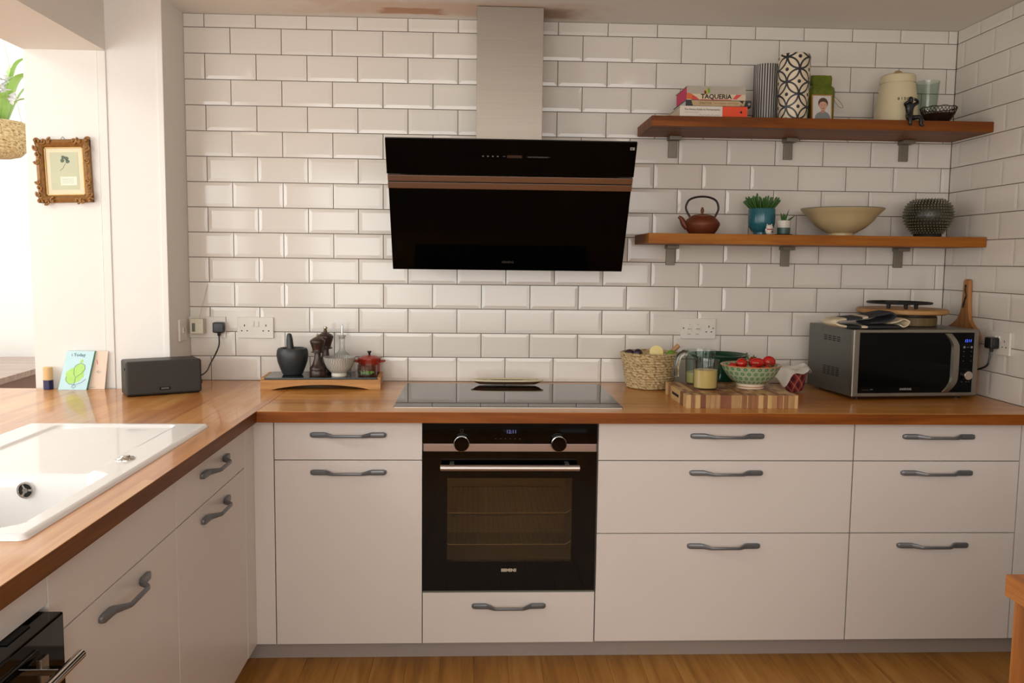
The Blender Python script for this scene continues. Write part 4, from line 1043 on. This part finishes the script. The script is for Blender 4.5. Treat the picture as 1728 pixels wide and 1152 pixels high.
for k in range(3):
    a = 2*PI*k/3+PI/2
    obj('spoke', TB([(0, 0, .0215), (.117*math.cos(a), .117*math.sin(a), .0215)], .0036, 8), DKBLUE, tv)
for a in (-1.75, -1.25, 2.2, .6, -2.5):
    if a in (2.2, .6): continue
    obj('leg', LT([(0, 0), (.0065, .0), (.0085, .017), (.0085, .0215), (0, .0215)], 16, (.085*math.cos(a), .085*math.sin(a), 0)), DKBLUE, tv)
pd = T('paddle_board', 'wooden paddle board leaning on the right wall tiles behind the microwave', 'chopping board', (XR-.0012, -.165, ZW+.0006), rot=(0, 0, -PI/2))
half = [(0, 0), (.118, 0), (.127, .008), (.127, .195), (.124, .232), (.108, .252), (.074, .268), (.044, .290), (.029, .322), (.0225, .36), (.0205, .40), (.0195, .436), (.0165, .447), (.009, .4515), (0, .4525)]
poly = [(x-.02*smooth(.2, .45, z)*0+(-.030 if False else 0), z) for x, z in half]+[(-x, z) for x, z in half[-2:0:-1]]
poly = [(x+.031*smooth(.18, .34, z), z) for x, z in poly]
b_ = PR(poly, 'y', -.017, -.001, bev=.003)
pdo = obj('board', b_, PADW, pd)
obj('hole', LT([(0, .0004), (.0055, .0004), (.006, 0)], 16), DARK, pd, (.031, -.0171, .425), FACE)
obj('leather_loop', TB(spline([(.031, -.0185, .425), (.036, -.021, .405), (.043, -.020, .385), (.029, -.021, .357), (.024, -.020, .347), (.028, -.022, .338), (.031, -.0205, .352), (.037, -.021, .374), (.043, -.0195, .387)]), .0022, 8), BPLAST, pd)

# ------------------------------------------------------------------ upper shelf
ZU = 1.9604
def book(label, loc, w, d, h, cover, page, group, spine=True):
    """Lying flat, spine to the room: x along the spine, y back, z thickness."""
    b = T('book', label, 'book', loc, group=group)
    t = .0022
    obj('pages', BX(.003, w-.003, t+.001, d-.004, t, h-t), page, b, smooth=None)
    bm = NB(); box(bm, 0, w, .0005, d, 0, t); box(bm, 0, w, .0005, d, h-t, h); box(bm, 0, w, 0, t, 0, h, bev=.0008)
    obj('cover', bm, cover, b)
    return b
PAGE = plain('book_pages', '#d9d2c3', .8, col2='#c8c0b0', nscale=200)
BG = 'books lying on the upper shelf'
b3 = book('thick white paperback with orange spine end, bottom of the book pile', (1.9900, -.272, ZU), .259, .215, .0400, plain('cream_cover', '#ddd4c6', .5), plain('cream_pages', '#d8c6ab', .8), BG)
obj('orange_panel', BX(.163, .2592, -.0006, .0004, .0002, .0398), plain('orange_red', '#e2481c', .5), b3, smooth=None)
obj('triangle_mark', PR([(.228, .0195), (.238, .0135), (.238, .0255)], 'y', -.0010, -.0005), DARK, b3, smooth=None)
text('title', 'The Noma Guide to Fermentation', .0098, plain('grey_title', '#6e6b66', .6), b3, (.017, -.0006, .0275), bold=.0001, align='LEFT')
obj('small_print', BX(.018, .072, -.0006, -.0001, .0165, .0177), GP, b3, smooth=None)
obj('leaf_drawing', TB([(.075+.0042*i, -.0004, .0065+.003*math.sin(i*1.7)) for i in range(20)], .0004, 4), GP, b3)
b2 = book('dark hardback with parchment labels, middle of the book pile', (2.0130, -.266, ZU+.0403), .252, .205, .0235, plain('dark_cover', '#20262b', .45), PAGE, BG)
PARCH = plain('parchment', '#c3ab84', .6, col2='#a98d63', nscale=60)
obj('spine_label', PR([(.028, .002), (.024, .012), (.022, .0215), (.205, .0215), (.218, .012), (.208, .002)], 'y', -.0007, .0004), PARCH, b2, smooth=None)
obj('spine_label', PR([(.212, .003), (.220, .014), (.222, .0215), (.229, .0215), (.224, .003)], 'y', -.0007, .0004), PARCH, b2, smooth=None)
text('title', 'TACOS', .0115, plain('brown_title', '#5d4430', .6), b2, (.075, -.0009, .0118), sx=1.25)
for x0, x1 in ((.108, .155), (.160, .200)): obj('small_print', BX(x0, x1, -.001, -.0006, .0112, .0128), plain('tan_print', '#8d6f4c', .6), b2, smooth=None)
obj('badge', PR(blobp(.2435, .011, .005, .005, 16), 'y', -.0006, .0003), GP, b2, smooth=None)
b1 = book('thick pink-edged cookbook with a colourful spine on top of the pile', (2.0165, -.264, ZU+.0640), .226, .185, .0520, plain('stone_cover', '#a59c8f', .5, col2='#b5ad9f', nscale=30), plain('pink_edges', '#d3265f', .6), BG)
obj('cream_band', BX(.0, .2262, -.0006, .0004, .0005, .0225), plain('cream_print', '#d8c5a6', .5), b1, smooth=None)
obj('orange_patch', PR([(0, .003), (.044, .003), (.018, .0228), (0, .0268)], 'y', -.0009, .0003), plain('orange_print', '#d2662c', .5), b1, smooth=None)
obj('red_patch', PR([(.018, .0008), (.050, .0008), (.034, .0125), (.022, .019)], 'y', -.0012, .0003), plain('red_print', '#cf3b34', .5), b1, smooth=None)
obj('red_patch', PR([(.176, .0045), (.192, .0045), (.212, .0218), (.190, .0218)], 'y', -.0011, .0003), MATR := plain('coral_print', '#d8494a', .5), b1, smooth=None)
obj('red_patch', PR([(.052, .0008), (.17, .0008), (.172, .003), (.052, .003)], 'y', -.0011, .0003), MATR, b1, smooth=None)
for pts, c in (([(.070, .024), (.080, .024), (.078, .044), (.071, .038)], '#c8b23a'), ([(.080, .026), (.089, .028), (.086, .046), (.079, .044)], '#6ea23a'), ([(.066, .024), (.074, .022), (.074, .034), (.066, .036)], '#a04a3c')):
    obj('spine_picture', PR(pts, 'y', -.0009, .0003), plain('spine_%s' % c[1:], c, .5), b1, smooth=None)
text('title', 'TAQUERIA', .0235, plain('black_title', '#181210', .6), b1, (.113, -.0010, .0128), bold=.0006, sx=1.04)

def stripes_mat():
    m, nt, b = base('striped_paper'); x, y, z = sepxyz(nt, coords(nt)); a = math_(nt, 'ARCTAN2', y, x)
    f = math_(nt, 'FRACT', math_(nt, 'MULTIPLY', a, 30/(2*PI)))
    f = math_(nt, 'LESS_THAN', f, .55)
    nt.links.new(mixcol(nt, f, lin('#c3bcb0'), lin('#3f4046')), b.inputs['Base Color']); setin(b, 'Roughness', .5); return m
sv = T('striped_vase', 'tall black and white vertically ribbed vase beside the books', 'vase', (2.3680, -.122, ZU))
obj('body', LT([(0, 0), (.046, 0), (.047, .003), (.0485, .226), (.0475, .2285), (.0455, .2265), (.044, .01), (0, .008)], 120, wob=lambda a, z, r: .0011*math.sin(30*a) if .002 < z < .2265 and r > .0458 else 0), stripes_mat(), sv)
def lattice_mat():
    m, nt, b = base('circle_lattice_print'); x, y, z = sepxyz(nt, coords(nt))
    a = math_(nt, 'MULTIPLY', math_(nt, 'ARCTAN2', y, x), .0585)
    S = .0400
    pa = math_(nt, 'DIVIDE', a, .0919); pz = math_(nt, 'DIVIDE', z, .093)
    p = math_(nt, 'ADD', pz, pa); q = math_(nt, 'SUBTRACT', pz, pa)
    f1 = math_(nt, 'ABSOLUTE', math_(nt, 'SUBTRACT', math_(nt, 'FRACT', p), .5)); f2 = math_(nt, 'ABSOLUTE', math_(nt, 'SUBTRACT', math_(nt, 'FRACT', q), .5))
    A = math_(nt, 'MAXIMUM', f1, f2); B = math_(nt, 'MINIMUM', f1, f2)
    e = math_(nt, 'SUBTRACT', 1.0, A)
    d = math_(nt, 'SQRT', math_(nt, 'ADD', math_(nt, 'MULTIPLY', e, e), math_(nt, 'MULTIPLY', B, B)))
    ring = math_(nt, 'LESS_THAN', math_(nt, 'ABSOLUTE', math_(nt, 'SUBTRACT', d, .690)), .052)
    dot = math_(nt, 'LESS_THAN', math_(nt, 'SQRT', math_(nt, 'ADD', math_(nt, 'MULTIPLY', f1, f1), math_(nt, 'MULTIPLY', f2, f2))), .105)
    f = math_(nt, 'MAXIMUM', ring, dot)
    nt.links.new(mixcol(nt, f, lin('#d9cbb0'), lin('#24292e')), b.inputs['Base Color']); setin(b, 'Roughness', .35); return m
cv = T('patterned_vase', 'tall cream vase with a dark interlocking circle pattern', 'vase', (2.4435, -.215, ZU))
obj('body', LT([(0, 0), (.0545, 0), (.056, .003), (.0575, .08), (.0605, .17), (.0605, .238), (.0585, .246), (.055, .248), (.052, .245), (.052, .02), (0, .016)], 64), lattice_mat(), cv)
GREEN = plain('green_foil_print', '#7d8a1c', .35, col2='#3c4c14', nscale=38)
gp = T('tea_packet', 'crinkled green and yellow foil tea packet behind the photo block', 'packet', (2.594, -.105, ZU))
bm = NB(); secs = [(.050, .030, 0), (.053, .033, .02), (.052, .033, .09), (.053, .032, .135), (.050, .028, .148), (.040, .020, .156), (.0415, .018, .165), (.0420, .017, .185), (.041, .012, .197)]
R2 = []
for hx, hy, z in secs:
    R2.append([(hx*math.copysign(abs(math.cos(a))**.5, math.cos(a))+.0016*math.sin(9*a+z*130), hy*math.copysign(abs(math.sin(a))**.6, math.sin(a))+.0016*math.cos(7*a+z*170), z) for a in [2*PI*k/40 for k in range(40)]])
obj('packet', rings(bm, R2), GREEN, gp, smooth=50)
ph = T('photo_block', 'small wooden block with a portrait photo of a smiling child, string loop at its side', 'photo', (2.5480, -.2480, ZU), rot=(math.radians(-5), 0, 0))
obj('block', BX(-.0395, .0395, 0, .012, .0, .0985, bev=.0015), wood('photo_block_wood', ('#8a5a2c', '#a9743c', '#bd8a50'), 'z', .5, 2), ph)
obj('print', BX(-.0355, .0345, -.0006, .0004, .002, .0935), plain('photo_white', '#c9c6c2', .4), ph, smooth=None)
def fl(name, poly, col, d): return obj(name, PR(poly, 'y', -d, -.0004), plain('photo_'+col[1:], col, .5), ph, smooth=None)
fl('print_shirt', [(-.029, .0025), (-.027, .016), (-.019, .027), (-.006, .033), (.012, .033), (.024, .027), (.031, .016), (.033, .0025)], '#7c7f80', .0009)
fl('print_neck', [(-.004, .030), (-.003, .040), (.010, .040), (.011, .030), (.004, .026)], '#b88468', .0011)
fl('print_hair', blobp(.0035, .0655, .0192, .0205, 26), '#4f382c', .0011)
fl('print_face', [(.0035+.0158*math.cos(t)*(1 if math.sin(t) > 0 else .93), .0565+(.0150 if math.sin(t) > 0 else .0185)*math.sin(t)) for t in [2*PI*k/28 for k in range(28)]], '#c99a7e', .0014)
for x in (-.0030, .0100): fl('print_eye', blobp(x, .0585, .0021, .0013, 10), '#3b2620', .0016)
fl('print_mouth', [(-.0035, .0470), (.0, .0443), (.0035, .0434), (.007, .0443), (.0105, .0470), (.0035, .0456)], '#7e3a34', .0016)
fl('print_nose', [(.002, .0535), (.005, .0535), (.0035, .0515)], '#9a6650', .0016)
obj('string_loop', TB(spline([(.0385, .002, .0945), (.052, .0, .088), (.068, -.002, .072), (.080, -.003, .055), (.078, -.003, .048), (.066, -.002, .052), (.052, 0, .070), (.0385, .002, .0935)]), .0008, 6), plain('brown_string', '#6a5030', .8), ph)
obj('string_knot', TB([(.0385, .002, .050), (.046, .001, .047), (.049, .0, .0495)], .0008, 6), plain('tan_string', '#8a6a3c', .8), ph)
bj = T('biscuit_jar', 'large cream enamel biscuit jar tapering towards its lid', 'jar', (2.8915, -.140, ZU))
CRM = plain('cream_enamel', '#d8cba8', .3, col2='#d2c49f', nscale=6)
obj('jar', LT([(0, 0), (.083, 0), (.0852, .002), (.0850, .012), (.080, .06), (.0715, .12), (.0655, .160), (.0648, .164), (0, .164)], 64), CRM, bj)
ld = obj('lid', LT([(.0662, .1642), (.0668, .168), (.0655, .192), (.060, .197), (.03, .201), (0, .202), (0, .1642)], 64), CRM, bj)
obj('lid_handle', TB(spline([(-.016, 0, .199), (-.012, 0, .209), (0, 0, .213), (.012, 0, .209), (.016, 0, .199)]), .0042, 8), plain('wood_handle', '#a98a52', .5), ld)
# lettering wrapped on the jar
for k, chx in enumerate('BISCUITS'):
    a = -PI/2+(k-3.5)*.155+.16; z = .094; r = .0754
    text('lettering', chx, .0145, plain('brown_letter', '#4b4033', .6), bj, (r*math.cos(a), r*math.sin(a), z), (PI/2-.135, 0, a+PI/2), ext=.0009, bold=.0002)
tg = T('glass_tumbler', 'tall flared greenish glass between the biscuit jar and the wall', 'glass', (3.0405, -.085, ZU))
obj('glass', LT([(0, 0), (.034, 0), (.0365, .003), (.040, .08), (.0455, .178), (.0465, .186), (.0450, .1865), (.0430, .178), (.0375, .08), (.033, .010), (0, .008)], 48), clear('green_tumbler', '#eff5f1', 0, 1.5, .4), tg)
wbw = T('metal_bowl', 'small dark openwork metal bowl at the end of the upper shelf', 'bowl', (3.0300, -.200, ZU))
IRONB = plain('dark_bronze', '#2a1e17', .35, metal=.6, col2='#453122', nscale=50)
obj('bowl', LT([(0, .0), (.032, 0), (.034, .002), (.046, .016), (.057, .034), (.0585, .038), (.056, .037), (.045, .020), (.03, .006), (0, .005)], 48), IRONB, wbw)
obj('rim', TB([(.0665*math.cos(2*PI*k/60), .0665*math.sin(2*PI*k/60), .062+.0015*math.sin(10*2*PI*k/60)) for k in range(60)], .0018, 6, True), IRONB, wbw)
bm = NB(); nl = 30
for k in range(nl):
    for dr in (1, -1):
        a0 = 2*PI*k/nl; a1 = a0+dr*2*PI*1.4/nl
        tube(bm, [(.0575*math.cos(a0), .0575*math.sin(a0), .036), (.063*math.cos((a0+a1)/2), .063*math.sin((a0+a1)/2), .05), (.0665*math.cos(a1), .0665*math.sin(a1), .062)], .0011, 5)
tag(obj('lattice', bm, IRONB, wbw), kind='stuff')
# seated figurine on the shelf edge
def skin_fig():
    me = bpy.data.meshes.new('figure'); V = [(0, 0, .004), (0, .004, .024), (0, .003, .042), (0, .001, .052), (0, -.001, .060), (0, -.002, .068),
        (-.0125, .001, .0495), (-.0225, -.002, .0500), (-.0150, -.011, .0570), (-.006, -.0105, .0655),
        (.0125, .001, .0500), (.0265, -.003, .0560), (.0180, -.010, .0640), (.0075, -.0105, .0655),
        (-.0075, -.004, .003), (-.0105, -.0245, .0035), (-.0100, -.0265, -.018), (-.0100, -.0270, -.0235), (-.0105, -.0345, -.0250),
        (.0080, -.004, .003), (.0290, -.0230, .0045), (.0285, -.0265, -.018), (.0285, -.0270, -.0250), (.0370, -.0330, -.0275)]
    E_ = [(0, 1), (1, 2), (2, 3), (3, 4), (4, 5), (2, 6), (6, 7), (7, 8), (8, 9), (2, 10), (10, 11), (11, 12), (12, 13), (0, 14), (14, 15), (15, 16), (16, 17), (17, 18), (0, 19), (19, 20), (20, 21), (21, 22), (22, 23)]
    r = [v*1.28 for v in (.0105, .0092, .0108, .0050, .0080, .0070, .0062, .0048, .0042, .0034, .0062, .0048, .0042, .0034, .0078, .0065, .0052, .0044, .0034, .0078, .0065, .0052, .0044, .0034)]
    me.from_pydata(V, E_, []); me.update(); o = bpy.data.objects.new('body', me); COL.objects.link(o)
    sk_ = o.modifiers.new('skin', 'SKIN'); sk_.use_smooth_shade = True
    for i, d in enumerate(me.skin_vertices[0].data): d.radius = (r[i], r[i]*(.8 if i in (0, 1, 2) else 1)); d.use_root = (i == 0)
    m2 = o.modifiers.new('sub', 'SUBSURF'); m2.levels = 2; m2.render_levels = 2
    dg = bpy.context.evaluated_depsgraph_get(); ev = bpy.data.meshes.new_from_object(o.evaluated_get(dg)); bpy.data.objects.remove(o); return ev
fg = T('figurine', 'small black figurine sitting on the shelf edge with raised arms', 'figurine', (2.8805, -.2705, ZU+.0075)); fg.scale = (1.08, 1.08, 1.08)
me = skin_fig(); finish('body', me, plain('black_figurine', '#141517', .35), fg)
ball_ = NB(); ball(ball_, (0, -.0015, .0665), .0098, .9, 1, 1.12, 20); obj('head', ball_, plain('black_head', '#131416', .3), fg)
ball_ = NB(); ball(ball_, (0, -.0110, .0660), .0018, .8, 1, 1.6, 10); obj('nose', ball_, plain('black_face', '#131416', .3), fg)
for sx in (-1, 1): ball_ = NB(); ball(ball_, (sx*.0090, 0, .066), .0024, .5, 1, 1.3, 10); obj('ear', ball_, MATS.setdefault('e', plain('black_ear', '#131416', .3)), fg)

# ------------------------------------------------------------------ lower shelf
ZL = 1.5209
tpt = T('teapot', 'rust brown cast-iron teapot with a black looped handle', 'teapot', (2.1205, -.150, ZL))
RUST = plain('rust_iron', '#7a3d20', .5, metal=.2, col2='#5e2c16', nscale=14, bmp=.15, bscale=250)
obj('body', LT([(0, 0), (.046, 0), (.049, .002), (.062, .020), (.0705, .038), (.0700, .046), (.060, .060), (.046, .069), (.0440, .071), (0, .071)], 56, wob=lambda a, z, r: 0), RUST, tpt)
obj('spout', TB(spline([(-.058, 0, .030), (-.072, 0, .042), (-.082, 0, .060), (-.094, 0, .0705)], 6), [.0155-.0095*i/18 for i in range(19)], 14), RUST, tpt)
ld = obj('lid', LT([(.043, .0708), (.0435, .074), (.030, .0785), (.010, .0805), (0, .081), (0, .0708)], 48), RUST, tpt)
obj('lid_knob', LT([(0, .0805), (.004, .081), (.0045, .085), (.0068, .093), (.0058, .102), (.0028, .108), (0, .1095)], 20), RUST, ld)
obj('handle', TB(spline([(-.044, 0, .064), (-.0585, 0, .085), (-.0665, 0, .108), (-.056, 0, .134), (-.032, 0, .146), (0, 0, .150), (.032, 0, .146), (.056, 0, .132), (.0645, 0, .104), (.056, 0, .080), (.047, 0, .064)]), .0042, 10), plain('black_iron', '#191411', .45), tpt)
for sx in (-1, 1): obj('handle_lug', BX(sx*.047-.006, sx*.047+.006, -.006, .006, .060, .074, bev=.002), RUST, tpt)
bp = T('plant_pot', 'blue ribbed footed pot with a bushy finger-leaved succulent', 'plant', (2.3605, -.150, ZL))
obj('pot', LT([(0, 0), (.030, 0), (.0315, .002), (.031, .012), (.038, .018), (.048, .032), (.0520, .05), (.0530, .1035), (.052, .1055), (.0495, .104), (.048, .05), (.03, .02), (0, .018)], 132, wob=lambda a, z, r: .0006*math.sin(44*a) if .02 < z < .1 and r > .04 else 0), plain('teal_glaze', '#2a6a76', .2, col2='#215863', nscale=20), bp)
obj('soil', LT([(0, .097), (.0486, .095), (.0486, .090), (0, .090)], 32), plain('potting_soil', '#2b2018', .95, bmp=.5), bp)
SUCC = plain('succulent_green', '#2f5a24', .45, col2='#456f30', nscale=40)
bm = NB()
for k in range(70):
    a = RND.random()*2*PI; t = RND.random()**.6; r0 = .012+.026*RND.random()
    d = Vector((math.cos(a)*t*.95, math.sin(a)*t*.7, .9-.35*t)).normalized(); L = .046+.026*RND.random()-.010*t
    p0 = Vector((r0*math.cos(a), r0*math.sin(a), .093)); p1 = p0+d*L*.5; p2 = p0+d*L+Vector((0, 0, .004))
    tube(bm, [p0, p1, p2-d*.006, p2], [.0022, .0036, .0040, .0018], 7)
tag(obj('succulent_leaves', bm, SUCC, bp), kind='stuff')
sp_ = T('small_plant_pot', 'tiny white and dark green pot with a spiky succulent on a saucer', 'plant', (2.4290, -.212, ZL))
obj('saucer', LT([(0, 0), (.032, 0), (.034, .004), (.033, .0045), (.029, .002), (0, .002)], 40), plain('black_saucer', '#1c1a18', .4), sp_)
obj('pot', LT([(0, .0022), (.0235, .0022), (.0245, .005), (.0250, .029), (0, .029)], 40), plain('dark_green_dip', '#2f4a45', .4, col2='#3a5850', nscale=150), sp_)
obj('pot_rim', LT([(.0251, .029), (.0268, .056), (.0258, .057), (.0235, .055), (.0225, .045), (0, .045), (0, .029)], 40), plain('white_glaze_pot', '#cfc9bf', .35), sp_)
for a, tilt, L, wd in ((.2, .95, .050, .0062), (2.6, .30, .038, .0072), (1.5, .15, .036, .006), (-.9, .35, .050, .0042), (3.9, .55, .028, .007), (-1.8, .6, .034, .0065), (4.9, .2, .034, .006)):
    d = Vector((math.cos(a)*math.sin(tilt), math.sin(a)*math.sin(tilt), math.cos(tilt)))
    P = [Vector((0, 0, .044))+d*L*1.22*t for t in (0, .3, .65, 1)]; wd *= 1.25
    obj('leaf', TB(P, [wd*.6, wd, wd*.75, .0007], 8, flat=.5), SUCC, sp_)
ca = T('cat_ornament', 'tiny white china cat with a red collar in front of the blue pot', 'ornament', (2.3625, -.238, ZL))
CH = plain('white_china', '#ddd5ca', .2)
b = NB(); ball(b, (0, 0, .0125), .0145, 1, .85, .9, 20); ball(b, (-.0135, -.004, .018), .0045, .8, .8, 1.5, 12); obj('body', b, CH, ca)
b = NB(); ball(b, (0, -.003, .0285), .0125, 1.1, .9, .85, 20)
for sx in (-1, 1): tube(b, [(sx*.008, -.002, .035), (sx*.0095, -.002, .0425)], [.0042, .0006], 8)
obj('head', b, CH, ca)
obj('collar', TB([(.0110*math.cos(2*PI*k/24), -.002+.0095*math.sin(2*PI*k/24), .0205) for k in range(24)], .0018, 6, True), plain('red_collar', '#b5382e', .4), ca)
for x, z in ((-.004, .0300), (.004, .0300)): b = NB(); ball(b, (x, -.0138, z), .0011, seg=8); obj('eye', b, DARK, ca)
b = NB(); ball(b, (.008, -.0110, .012), .0035, seg=10); obj('coin', b, plain('dark_coin', '#2f2a33', .4), ca)
bo = T('stoneware_bowl', 'wide beige stoneware bowl with a flared rim on the lower shelf', 'bowl', (2.6800, -.166, ZL))
STW = plain('beige_stoneware', '#cdbb92', .35, col2='#b9a67c', nscale=10, bmp=.1, bscale=60)
obj('bowl', LT([(0, 0), (.047, 0), (.050, .002), (.0495, .011), (.058, .015), (.090, .034), (.118, .060), (.134, .082), (.136, .0835), (.158, .1060), (.1575, .1085), (.154, .108), (.130, .084), (.112, .061), (.085, .038), (.05, .020), (0, .016)], 72), STW, bo)
obj('rim_glaze', LT([(.1568, .1062), (.1590, .1075), (.1575, .1095), (.1545, .1088)], 72), plain('blue_grey_rim', '#6b6a5e', .3, col2='#3c4a58', nscale=8), bo)
va = T('spiky_vase', 'round dark green vase covered in small spikes at the shelf end', 'vase', (3.0400, -.150, ZL))
VG = plain('dark_olive_glaze', '#23241b', .3, col2='#34342a', nscale=16)
prof = [(0, 0), (.048, 0), (.052, .003), (.053, .014), (.066, .030), (.082, .052), (.0905, .078), (.0905, .102), (.083, .126), (.066, .144), (.045, .1515), (.036, .152), (.034, .149), (.05, .140), (.06, .1), (.04, .02), (0, .015)]
obj('body', LT(prof, 64), VG, va)
bm = NB()
for i in range(15):
    t = (i+.5)/15
    seg = prof[3:11]; u = t*(len(seg)-1); k = int(u); f = u-k; r = seg[k][0]*(1-f)+seg[k+1][0]*f; z = seg[k][1]*(1-f)+seg[k+1][1]*f
    dr_, dz_ = seg[k+1][0]-seg[k][0], seg[k+1][1]-seg[k][1]; l = math.hypot(dr_, dz_); nr_, nz_ = dz_/l, -dr_/l
    n = int(2*PI*r/.0115)
    for j in range(n):
        a = 2*PI*(j+.5*(i % 2))/n; c_, s_ = math.cos(a), math.sin(a)
        ctr = Vector((r*c_, r*s_, z)); nm = Vector((nr_*c_, nr_*s_, nz_)); tu = Vector((-s_, c_, 0)); tv_ = nm.cross(tu)
        B_ = [bm.verts.new(ctr-nm*.001+(tu*math.cos(q)+tv_*math.sin(q))*.0042) for q in (0, PI/2, PI, 3*PI/2)]
        tip = bm.verts.new(ctr+nm*.0062+tv_*.0015)
        for q in range(4): bm.faces.new((B_[q], B_[(q+1) % 4], tip))
tag(obj('spikes', bm, plain('olive_spikes', '#55523d', .3, col2='#8a856a', nscale=30), va, smooth=None), kind='stuff')

# ------------------------------------------------------------------ the room beyond the opening
ft = T('far_table', 'pale wooden table glimpsed in the bright room beyond the opening', 'table', (-1.32, 1.10, 0), math.radians(4))
obj('tabletop', BX(-1.1, 0, -.35, 1.05, .715, .75, bev=.004), FARW, ft)
obj('apron', BX(-1.04, -.03, -.29, 1.0, .60, .7148), plain('brown_apron', '#80604f', .5), ft, smooth=None)
for x, y in ((-1.05, -.30), (-.10, -.30), (-1.05, .94), (-.10, .94)): obj('leg', BX(x, x+.07, y, y+.07, .0005, .60, bev=.003), FARW, ft)
hp = T('hanging_planter', 'woven straw hanging planter with a flowering plant beyond the opening', 'plant', (-.958, .50, 1.846))
obj('basket', LT([(0, 0), (.06, .002), (.095, .012), (.125, .040), (.140, .085), (.140, .120), (.128, .155), (.118, .164), (.108, .160), (.12, .12), (.118, .06), (.05, .02), (0, .015)], 90, wob=lambda a, z, r: .0012*math.sin(z*600)+.001*math.sin(40*a+z*500)), STRAW, hp)
obj('soil', LT([(0, .145), (.114, .142), (.114, .130), (0, .130)], 32), bpy.data.materials['potting_soil'], hp)
LG = plain('bright_leaf', '#7fb04a', .4, col2='#a9cc6c', nscale=20); ORC = plain('white_petal', '#f0eef0', .6)
def leaf(parent, p0, p1, p2, wd, mat, nm='leaf'):
    P = spline([p0, p1, p2], 6); n = len(P); bm = NB(); rows_ = []
    for i, p in enumerate(P):
        t = i/(n-1); w_ = wd*math.sin(PI*min(1, .12+t*.88))**.7; tg = (P[min(i+1, n-1)]-P[max(i-1, 0)]).normalized(); sd = tg.cross(Vector((0, 0, 1)));
        sd = sd.normalized() if sd.length > .05 else Vector((1, 0, 0)); up = sd.cross(tg)
        rows_.append([bm.verts.new(p-sd*w_), bm.verts.new(p-up*w_*.25), bm.verts.new(p+sd*w_), bm.verts.new(p-up*(w_*.25+.002))])
    for a, b in zip(rows_, rows_[1:]):
        for k in range(4): bm.faces.new((a[k], a[(k+1) % 4], b[(k+1) % 4], b[k]))
    return obj(nm, bm, mat, parent)
for k in range(16):
    a = k*2.4+.3; L = .14+.10*((k*37) % 10)/10; h = .13+.20*((k*53) % 10)/10
    leaf(hp, (.03*math.cos(a), .03*math.sin(a), .14), (L*.55*math.cos(a), L*.5*math.sin(a), .15+h*.8), (L*math.cos(a), L*.9*math.sin(a), .15+h), .016+.006*(k % 3), LG)
for k, (x, y, z) in enumerate(((.06, -.04, .30), (.085, -.02, .27), (.035, -.05, .33), (.07, -.03, .345), (.01, -.04, .29))):
    for q in range(5):
        a = q*2*PI/5+k; leaf(hp, (x, y, z), (x+.018*math.cos(a), y-.006, z+.018*math.sin(a)), (x+.034*math.cos(a), y+.002, z+.034*math.sin(a)), .013, ORC, 'petal')
for x, y in ((.115, 0), (-.06, .1), (-.06, -.1)): obj('hanging_cord', TB([(x, y, .155), (x*.55, y*.55, .45), (0, 0, .75), (0, 0, 1.4537)], .002, 6), plain('cotton_cord', '#d8d0bd', .8), hp)

# ------------------------------------------------------------------ ceiling downlights (they glint in the tiles)
for i, x in enumerate((.02, 1.03, 2.04)):
    d = T('ceiling_downlight', 'small round recessed ceiling downlight, %s' % ('nearest the opening', 'in front of the chimney', 'nearest the shelves')[i], 'light', (x, -1.16, ZC-.0005), group='ceiling downlights')
    obj('trim_ring', LT([(.030, 0), (.045, -.001), (.0455, -.004), (.042, -.006), (.031, -.0055)], 36), CHROME, d)
    obj('bulb', LT([(0, -.003), (.029, -.003), (.030, -.001), (0, -.001)], 32), glow('bulb_%d' % i, '#fff0dc', 30), d)
